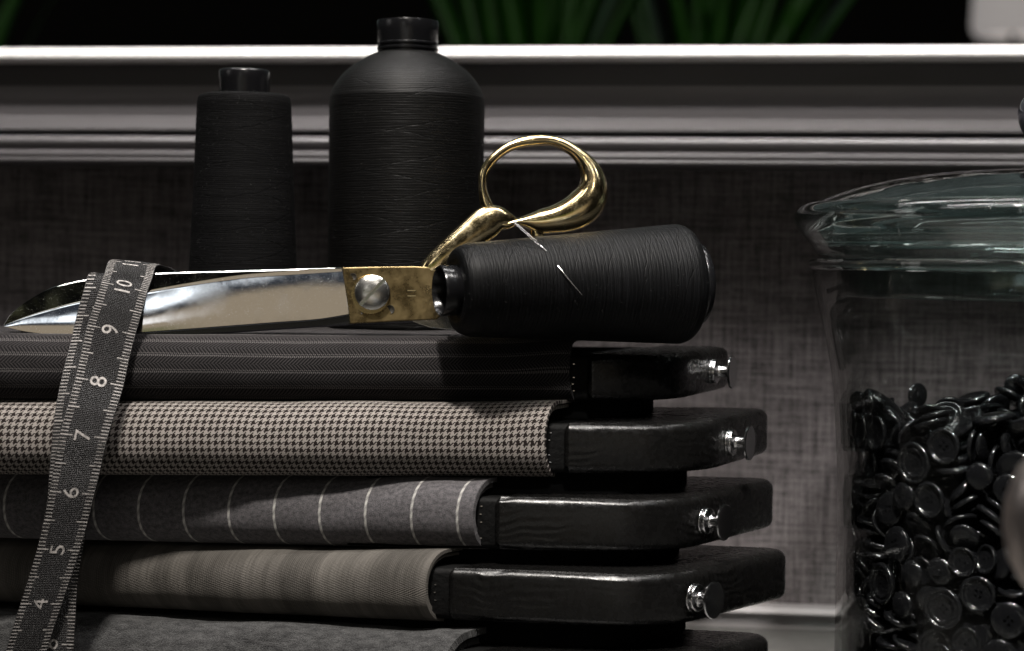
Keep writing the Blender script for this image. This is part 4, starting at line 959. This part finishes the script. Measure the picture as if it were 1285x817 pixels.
    (1,-605,-273,845,590,-431,662,166), (0,-127,-673,914,171,-206,873,408), (1,-582,300,479,315,-691,28,650), (3,73,871,1120,163,221,673,-687), (1,-442,-355,935,74,-978,-148,-124),
    (0,-16,793,879,33,964,149,218), (0,-353,410,945,17,-532,834,-144), (0,-763,193,935,397,-699,-229,549), (1,-633,-273,922,118,759,628,124), (1,486,677,17,0,430,-903,0),
    (0,-683,-482,913,577,4,-715,395), (2,-713,-196,873,99,-164,739,646), (3,-296,-737,1042,36,-318,-838,443), (3,-510,-290,976,676,-378,-628,-73), (0,-163,756,1073,5,916,372,150),
    (1,-508,-547,963,665,-88,-209,711), (1,-37,846,969,680,-676,-217,-184), (1,-855,-200,1095,621,440,-577,-297), (1,-284,575,783,423,120,713,-547), (2,-801,230,953,686,-320,-639,136),
    (3,-752,204,1049,772,249,179,557), (3,-572,-225,971,314,-390,-68,-863), (0,108,-591,1051,302,62,-112,945), (1,152,869,1020,112,-6,-705,700), (0,-510,483,892,122,-234,10,-964),
    (1,-662,-271,948,497,142,-97,-851), (3,33,-775,881,36,529,-300,-793), (2,-719,-239,1041,53,774,-535,-336), (0,-12,-6,1061,915,0,0,404), (0,101,814,961,132,946,-121,-270),
    (1,-596,311,959,374,825,60,419), (0,-72,-766,889,518,119,808,-253), (2,113,556,1058,9,95,-794,-601), (0,-374,561,965,732,286,618,23), (1,-481,415,975,283,274,-167,-904),
    (1,-622,318,988,470,781,273,308), (0,-691,343,890,51,-997,-4,64), (3,-748,-374,983,243,187,-524,-794), (0,136,773,1047,159,-584,-757,248), (0,139,-323,1002,118,83,-119,982),
    (1,-79,387,1016,125,946,-232,-191), (2,83,706,925,319,358,-577,661), (1,-182,-713,767,324,512,793,-57), (2,-379,-472,1016,164,616,-655,406), (3,156,462,1004,567,469,-382,559),
    (3,-432,293,984,119,-763,-634,-44), (2,68,418,1042,31,907,287,308), (3,-439,-521,911,398,-539,-635,384), (0,-644,597,923,309,257,-649,-646), (0,-309,-780,1029,759,-238,375,476),
    (2,-462,77,1022,303,-95,-354,880), (0,122,-558,1020,839,119,-46,529), (1,-248,509,935,352,18,-144,-925), (0,-194,-334,991,90,-173,974,114), (1,-276,-390,994,206,339,224,-890),
    (1,-266,-676,935,595,-400,-681,152), (1,-621,425,907,753,-34,330,568), (3,-612,444,992,618,-239,-392,638), (1,-177,-741,993,578,226,-381,686), (1,153,-182,1033,91,11,-989,-113),
    (0,-713,-406,982,182,-251,792,-526), (2,-686,-54,1038,939,-17,304,-162), (0,-54,-571,1026,173,-520,834,59), (0,1,-821,1002,19,-976,-87,201), (1,-184,-733,946,442,-872,208,31),
    (2,-564,471,990,363,-704,542,-282), (1,-51,638,810,17,51,-689,-722), (1,-336,555,961,521,214,-701,-438), (2,-203,-528,959,438,79,-5,-895), (3,121,-818,949,186,-169,-118,961),
    (2,-609,-77,946,95,463,-4,-881), (0,-66,-430,1003,112,-652,745,-87), (3,-679,253,961,237,257,589,728), (0,-192,676,853,922,163,52,-347), (0,-24,-776,905,87,-508,273,812),
    (0,-30,-549,973,976,14,-152,-153), (2,-82,544,985,71,212,966,-126), (1,-765,-246,959,681,417,-130,-587), (0,-312,760,1014,6,794,-606,36), (0,-359,-494,985,315,830,-343,306),
    (1,-481,344,928,145,599,787,-5), (0,-546,-559,901,33,-679,732,-42), (1,586,-585,17,0,970,243,0), (1,-242,561,959,148,943,297,35), (0,-167,-687,950,432,-895,-54,-99),
    (3,-783,-23,941,420,-15,907,-33), (1,-489,616,930,672,-641,-66,-365), (2,-110,665,975,7,-362,789,-497), (0,-410,-328,986,983,75,-83,-145), (3,4,652,924,680,-731,-57,17),
    (3,-162,-821,973,708,700,-94,-28), (0,-363,590,809,616,705,-87,342), (0,86,587,1036,393,-438,-669,-454), (0,-619,-625,956,495,-5,-703,510), (3,156,251,1024,700,-42,139,699),
    (0,-625,-491,1074,73,904,-391,159), (2,28,796,1062,268,238,174,917), (0,-364,-569,1001,712,-397,-382,-436), (0,-361,412,1009,80,257,-105,-957), (0,-494,219,995,341,-527,767,134),
    (1,-533,-103,978,435,-187,879,-57), (2,-660,102,977,940,74,313,114), (0,-421,545,952,346,-427,530,-646), (0,736,223,79,474,97,-700,525), (0,98,625,1024,379,-583,547,466),
    (1,-702,393,1009,526,746,-373,166), (2,-307,216,1041,588,-145,8,796), (3,-601,-583,978,584,693,-120,-405), (0,-710,358,1002,824,-552,3,-127), (3,-436,758,1076,471,-675,225,522),
    (1,670,360,17,0,409,913,0), (2,-609,110,992,19,-947,52,318), (0,-538,-31,1036,168,-10,-917,361), (1,31,-664,814,94,-143,-610,774), (1,-77,-746,973,680,-76,-614,-394),
    (0,-513,581,958,229,526,555,-602), (2,-209,407,996,569,5,59,820), (2,33,-807,1032,86,884,-421,-183), (1,-272,631,909,784,173,72,-592),
]
ZB = -17.0
items = []
for k, *r in HEAP:
    p = Vector((r[0]/100, r[1]/100, r[2]/100)); q = Quaternion([c/1000 for c in r[3:]]).normalized()
    rr = math.hypot(p.x, p.y)
    wp = Vector((JC.x + p.x, JC.y + p.y, ZB + p.z))
    u = 642.5 + F*wp.x/wp.y; v = 330 - F*wp.z/wp.y
    # how well it shows: near the front-left glass or on top, and inside the frame
    vis = -(p.x*0.35 + p.y)/max(rr, 1) * 0.5 + (rr/9.0) + (1.0 if p.z > 9.9 else 0)
    if p.x > 1 : vis -= 1
    if v > 835 or u > 1310: vis -= 5
    items.append((vis, k, wp, q))
items.sort(key=lambda t: -t[0])
dyaw = Matrix.Rotation(PI, 3, 'Z')
restV = []; restF = []
def low_disc(k, p, q):
    rad = (0.78, 0.64, 0.92, 0.60)[k]
    v, f, _u = lathe([(0.001,-0.13),(rad*0.93,-0.1),(rad,0.02),(rad*0.9,0.16),(rad*0.7,0.04),(0.001,0.03)], 14)
    m = q.to_matrix(); b = len(restV)
    restV.extend([m @ w + p for w in v]); restF.extend([tuple(b+a for a in g) for g in f])
NB = 0
for idx, (vis, k, p, q) in enumerate(items):
    if NB < 300 and vis > -3:
        o = bpy.data.objects.new('button', BM[k]); COL.objects.link(o)
        o.location = (p + UP)*S; o.rotation_mode = 'QUATERNION'; o.rotation_quaternion = q
        tag(o, BL[k], 'button', 'black buttons heaped in the glass jar'); NB += 1
    else: low_disc(k, p, q)
    rp = p - Vector((JC.x, JC.y, 0)); rp = dyaw @ rp
    if rp.x > 1.0: low_disc(k, rp + Vector((JC.x, JC.y, 0)), Matrix.Rotation(PI, 3, 'Z').to_quaternion() @ q)
cv, cf, _u = lathe([(0.01,TABLE+0.8),(8.5,TABLE+0.8),(8.9,TABLE+1.4),(8.9,ZB-0.1),(6.4,ZB+0.2),(6.1,ZB+8.8),(1.4,ZB+10.2),(0.01,ZB+10.3)], 48, None, (JC.x, JC.y, 0))
b = len(restV); restV += cv; restF += [tuple(b+a for a in f) for f in cf]
o = part('button_heap', restV, restF, BUT, None, smooth=True, fix=False, sharp=50); tag(o, 'mass of black buttons deeper in the jar heap', 'buttons', kind='stuff')

# ------------------------------------------------------------------ setting: wall, moulding, table
TW = math.radians(7.5)
wd = Vector((math.cos(TW), -math.sin(TW), 0)); wo = Vector((-math.sin(TW), -math.cos(TW), 0))
WP = Vector((0, 112, 0))
def extrude_wall(prof, x0=-75, x1=75, n=2, close=True):
    V = []
    for i in range(n):
        x = x0 + (x1-x0)*i/(n-1)
        for o_, z in prof: V.append(WP + wd*x + wo*o_ + Vector((0,0,z)))
    m = len(prof)
    return V, grid_faces(n, m, closev=close) + ([tuple(range(m)), tuple((n-1)*m+k for k in range(m))] if close else [])
def put(name, V, Fs, mat, sharp=30, smooth=True):
    """object with its axes along the wall so that the weave runs true"""
    M = Matrix.Rotation(-TW, 4, 'Z'); og = WP + Vector((0,0,TABLE))
    V = [M.to_3x3().inverted() @ (Vector(v) - og) for v in V]
    o = part(name, V, Fs, mat, None, smooth=smooth, sharp=sharp); o.location = (og + UP)*S; o.rotation_euler = (0,0,-TW); return o
V, Fs = extrude_wall([(0,TABLE+0.02),(0,11.6),(-4,11.6),(-4,TABLE+0.02)])
tag(put('linen_wall', V, Fs, LINEN, smooth=False), 'low partition covered in grey linen weave behind the stack and jar', 'wall')
RAIL_LIT = Mat('rail_painted_light', (0.78,0.76,0.73), 0.32)  # paler than the moulding: strong light on the rail put into its colour
mo = bpy.data.objects.new('moulding', None); COL.objects.link(mo); mo.location = (WP + UP + Vector((0,0,TABLE)))*S; mo.rotation_euler = (0,0,-TW)
tag(mo, 'long satin grey moulding with a bright top rail along the partition', 'moulding')
def run(name, prof, mat, sharp=30):
    V = []
    for x in (-75, 75):
        for o_, z in prof: V.append(Vector((x, -o_, z - TABLE)))
    m = len(prof)
    part(name, V, grid_faces(2, m, closev=True) + [tuple(range(m)), tuple(m+k for k in range(m))], mat, mo, sharp=sharp)
run('top_rail', [(-4,11.72),(-3.9,12.45),(1.7,12.48),(2.0,12.42),(2.3,12.27),(2.65,11.98),(2.75,11.84),(2.75,11.72),(2.65,11.66),(2.4,11.62),(0.5,11.62),(-3.9,11.62)], RAIL_LIT, 25)
RECESS_SHADE = Mat('recess_painted_shade', (0.03,0.028,0.028), 0.5)  # dark colour paints in the shade under the rail
run('recess_shade', [(0.01,11.61),(0.35,11.61),(0.35,10.3),(0.01,10.3)], RECESS_SHADE, 25)
cove = []
for k in range(17):
    t = k/16; cove.append((0.42 + 3.9*t**2.3, 10.3 - 2.75*t**0.95))
run('cove', cove + [(4.42,7.48),(4.42,7.36),(4.0,7.3),(0.01,7.3),(0.01,10.29)], MOULD, 25)
bead = [(4.62 + 0.30*math.sin(PI*k/10), 7.05 - 0.75*k/10) for k in range(11)] + [(4.78,6.25),(4.95,6.2),(5.12,6.1),(5.18,5.95),(5.14,5.84),(5.1,5.8),(5.3,5.74),(5.35,5.62),(5.3,5.5),(0.01,5.5),(0.01,7.28),(4.45,7.1)]
run('bead', bead, MOULD, 25)
V, Fs = extrude_wall([(0.01,TABLE+1.45),(0.35,TABLE+1.44),(0.75,TABLE+1.3),(0.95,TABLE+1.08),(0.98,TABLE+0.98),(0.55,TABLE+0.93),(0.5,TABLE+0.03),(0.01,TABLE+0.03)])
tag(put('base_trim', V, Fs, Mat('trim_paint', (0.2,0.19,0.19), 0.4), 25), 'narrow grey trim where the linen partition meets the table', 'trim')
V, Fs = box(-90, 90, 50, 128, TABLE-3, TABLE); o = part('table_top', V, Fs, TABLEM, None, smooth=False); tag(o, 'grey stone table top under the stack and jar', 'table top', kind='structure')
# room behind the partition
V, Fs = box(-330, 330, 560, 568, TABLE-60, 92); tag(part('back_wall', V, Fs, DARKROOM, None, smooth=False), 'dark back wall of the room beyond the partition', 'wall', kind='structure')
V, Fs = box(-180, 200, 270, 520, -6, -2); tag(part('sideboard', V, Fs, DARKROOM, None, smooth=False), 'dark sideboard beyond the partition', 'sideboard')
LEAF = Mat('green_leaf', rough=0.4)
_c = LEAF.coord('Object', 100); LEAF.set('Base Color', LEAF.mix(LEAF.noise(_c, 0.25, 3), (0.01,0.06,0.004), (0.045,0.20,0.016)))
LEAF.set('Transmission Weight', 0.0)
POT = Mat('dark_pot', (0.02,0.02,0.02), 0.5)
def plant(u, Y, label, spread, n, seed, h0=44, lean=0.0):
    h0 *= 1.42; Y += 92
    rnd = random.Random(seed); base = W(u, 330, Y); base.z = -2
    r_ = thing('potted_plant', label, 'plant', base, 0, 'plants beyond the partition')
    V, Fs, _u = lathe([(0.01,0),(4.2,0),(5.5,9),(5.9,9.2),(5.9,10),(5.2,10),(5.0,8.5),(0.01,8.5)], 32); part('pot', V, Fs, POT, r_, sharp=40)
    ms = []
    for i in range(n):
        a = rnd.uniform(0, 2*PI); t0 = rnd.uniform(0.05, 1)*spread; L = h0*rnd.uniform(0.8, 1.1); wid = rnd.uniform(1.3, 2.4)
        d = Vector((math.cos(a)*t0 + lean, math.sin(a)*t0*0.5, 1)).normalized(); b0 = Vector((rnd.uniform(-3,3), rnd.uniform(-2,2), 8))
        V = []; m = 14; sd = Vector((math.cos(a+1.3), math.sin(a+1.3)*0.5, 0)).normalized()
        for k in range(m+1):
            t = k/m; p = b0 + d*L*t + Vector((d.x*1.0, d.y, -0.15))*L*0.5*t*t*0.7
            w = wid*math.sin(PI*min(0.98, 0.12+0.88*t))**0.7
            V += [p - sd*w, p + Vector((0,-0.3*w,0)) , p + sd*w, p + Vector((0,0.12,0))]
        ms.append((V, grid_faces(m+1, 4, closev=True)))
    V, Fs = merge(*ms); part('leaves', V, Fs, LEAF, r_)
    return r_
plant(655, 212, 'dark green grassy plant blurred behind the large cone', 0.33, 60, 4, h0=42)
plant(878, 215, 'green plant with splayed bright blades, right of the other middle plant', 0.42, 34, 8, h0=40, lean=0.12)
plant(-85, 205, 'bright green leaf tip showing in the top left corner', 0.32, 16, 12, h0=40, lean=0.05)
PALE_GLOW = Mat('pale_glow', (0.8,0.78,0.75), 0.8); PALE_GLOW.set('Emission Color', (0.9,0.83,0.80)); PALE_GLOW.set('Emission Strength', 0.28)  # made-up lampshade form; weak emission puts in the pale shape's brightness
pb = W(1265, 330, 480); pb.z = -2
lm = thing('pale_lit_shape', 'blurred pale glowing shape in the top right corner', 'glow', pb)
zz = W(1262, 36, 480).z
V, Fs, _u = lathe([(7.0, zz+1),(8.6,zz),(9.6,zz+0.8),(10.2,zz+2.6),(9.4, zz+22),(9.2,zz+22.1),(9.1,zz+22),(9.9,zz+3),(9.2,zz+1.4),(7.0,zz+1)], 48); part('pale_shell', V, Fs, PALE_GLOW, lm, sharp=40)
V, Fs, _u = lathe([(0.01,0),(7,0),(7,1.2),(1.2,2),(0.8,4),(0.8,zz+6),(0.01,zz+6)], 24); part('stand', V, Fs, POT, lm, sharp=40)
GP = Mat('dim_grey_frame', (0.12,0.11,0.11), 0.6)
pb = W(952, 330, 330)
V, Fs = box(pb.x-1.6, pb.x+1.6, 330, 333, -2, 90); tag(part('upright_post', V, Fs, GP, None, smooth=False), 'dim grey upright post right of the blurred plants', 'post')

# blurred metal thing at the right edge, in front of everything
Yf = 57; pf = W(1318, 655, Yf); PEWTER = Mat('pale_brushed_metal', (0.66,0.58,0.55), 0.38, 1.0)
fr = thing('decanter_stopper', 'very blurred pinkish metal knob cut off by the right edge in front of the jar', 'ornament', (pf.x, pf.y, TABLE))
zc = pf.z - TABLE
V, Fs, _u = lathe([(0.01,zc+2.25),(0.5,zc+2.15),(1.0,zc+1.6),(1.32,zc+0.7),(1.4,zc-0.2),(1.25,zc-1.1),(0.85,zc-1.8),(0.5,zc-2.2),(0.01,zc-2.25)], 48); part('ball', V, Fs, PEWTER, fr)
V, Fs, _u = lathe([(0.01,0),(2.4,0),(2.4,0.4),(0.6,0.9),(0.35,2),(0.35,zc-2),(0.01,zc-2)], 32); part('stem', V, Fs, PEWTER, fr, sharp=50)

# ------------------------------------------------------------------ light
world = bpy.data.worlds.new('World'); scene.world = world; world.use_nodes = True
wn = world.node_tree; bg = wn.nodes['Background']
class WM(Mat):
    def __init__(m, nt): m.nt = nt
wm = WM(wn)
tc = wn.nodes.new('ShaderNodeTexCoord')
vx, vy, vz = wm.sep(tc.outputs['Generated'])
# made-up surroundings: colour bands for blade reflections, grey-teal patch for lid reflections
nz = wm.noise(tc.outputs['Generated'], 2.6, 2); nz2 = wm.noise(wm.comb(vx*5.0, vz*2.0), 1, 2); nz3 = wm.noise(wm.comb(vx*9.0, vz*22.0), 1, 2)
back = (vy*-1.0).smooth(0.6, 0.85)*vx.smooth(-0.42, -0.3)*vx.smooth(0.28, 0.36, 1.0, 0.0)
e = vz + (nz2 - 0.5)*0.05 + (vx - 0.08)*0.25
def band(a, b, s=0.02): return e.smooth(a-s, a+s)*(1.0 - e.smooth(b-s, b+s))
c = wm.mix(band(-0.40, 0.17)*back, (0.003,0.0029,0.0028), (0.36,0.30,0.22))
rt = vx.smooth(0.05, 0.10)
c = wm.mix(band(-0.40, -0.07)*back*rt, c, (0.035,0.042,0.055))
c = wm.mix(band(-0.40, -0.12)*back*nz3.smooth(0.50, 0.58)*(1.0 - rt), c, (0.05,0.052,0.055))
c = wm.mix(band(-0.18, -0.11, 0.012)*back*vx.smooth(0.09, 0.105)*vx.smooth(0.13, 0.15, 1.0, 0.0), c, (2.2,2.4,2.6))
c = wm.mix(band(-0.065, -0.005, 0.015)*back*vx.smooth(0.06, 0.11, 1.0, 0.0), c, (1.6,1.6,1.62))
c = wm.mix(band(0.06, 0.17)*back*vx.smooth(0.04, 0.09, 1.0, 0.0), c, (0.07,0.10,0.02))
c = wm.mix(vy.smooth(0.15, 0.4)*vz.smooth(0.14, 0.2)*nz.smooth(0.35, 0.6), c, (0.12,0.15,0.145))
wn.links.new(c, bg.inputs['Color']); bg.inputs['Strength'].default_value = 0.9

def area(name, loc, target, size, power, col=(1,0.96,0.9), shape='DISK', size_y=None, spread=180):
    l = bpy.data.lights.new(name, 'AREA'); l.shape = shape; l.size = size*S; l.energy = power; l.color = col
    if size_y: l.size_y = size_y*S
    l.spread = math.radians(spread)
    o = bpy.data.objects.new(name, l); COL.objects.link(o)
    o.location = (Vector(loc)+UP)*S; d = Vector(target)-Vector(loc); o.rotation_euler = d.to_track_quat('-Z', 'Y').to_euler()
    return o
def spot(name, loc, target, power, half, blend, rad, col):
    l = bpy.data.lights.new(name, 'SPOT'); l.energy = power; l.color = col; l.spot_size = math.radians(2*half); l.spot_blend = blend; l.shadow_soft_size = rad*S
    o = bpy.data.objects.new(name, l); COL.objects.link(o); o.location = (Vector(loc)+UP)*S
    o.rotation_euler = (Vector(target)-Vector(loc)).to_track_quat('-Z', 'Y').to_euler(); return o
spot('key_spot', (-10,42,86), (-5,84,-9.5), 78, 16.5, 0.75, 4.0, (1,0.94,0.87))
area('overhead_softbox', (0,62,86), (0,100,0), 100, 6.6, (1,0.96,0.94), 'RECTANGLE', 7)  # unseen softbox added overhead, sized for soft shadow edges and blade highlights
area('sparkle_light', (14,-10,70), (-6,90,0), 2.5, 0.35, (1,0.94,0.86))  # this and the next three are unseen lights added for highlights
area('sparkle_light', (60,40,75), (15,95,0), 4, 0.32, (0.93,0.97,1))
area('sparkle_light', (-45,20,90), (-5,90,0), 4, 0.30, (1,0.93,0.85))
area('sparkle_light', (30,60,100), (20,88,0), 4, 1.6, (1,0.96,0.92))
area('rail_fill', (0,101,60), (0,107,8), 90, 1.7, (1,0.97,0.95), 'RECTANGLE', 3, 90)  # unseen strip added to brighten the top rail and lower cove
area('blade_tip_fill', (-84,71,44), (-22,83,-2), 24, 0.3, (1,0.96,0.93))  # unseen panel added to give the blade tip a bright outline
area('soft_front', (-35,-25,45), (-5,90,-8), 14, 0.15, (1,0.96,0.92))  # unseen weak fill added for soft highlights on black plastic
area('button_spot', (8,30,62), (22,80,-10), 5, 0.8, (1,0.96,0.92), 'DISK', None, 30)  # unseen narrow light added to brighten the buttons in the jar
area('plant_fill', (-10,270,190), (-5,305,40), 10, 0.55, (1,0.97,0.9))  # unseen light added to brighten the plants beyond the partition

# ------------------------------------------------------------------ render settings
scene.render.engine = 'CYCLES'
scene.cycles.use_denoising = True
scene.cycles.max_bounces = 14; scene.cycles.transmission_bounces = 12; scene.cycles.transparent_max_bounces = 16; scene.cycles.glossy_bounces = 5
scene.cycles.sample_clamp_indirect = 4.0
scene.cycles.blur_glossy = 0.3
vs = scene.view_settings; vs.view_transform = 'Standard'; vs.look = 'None'; vs.exposure = 0; vs.gamma = 1
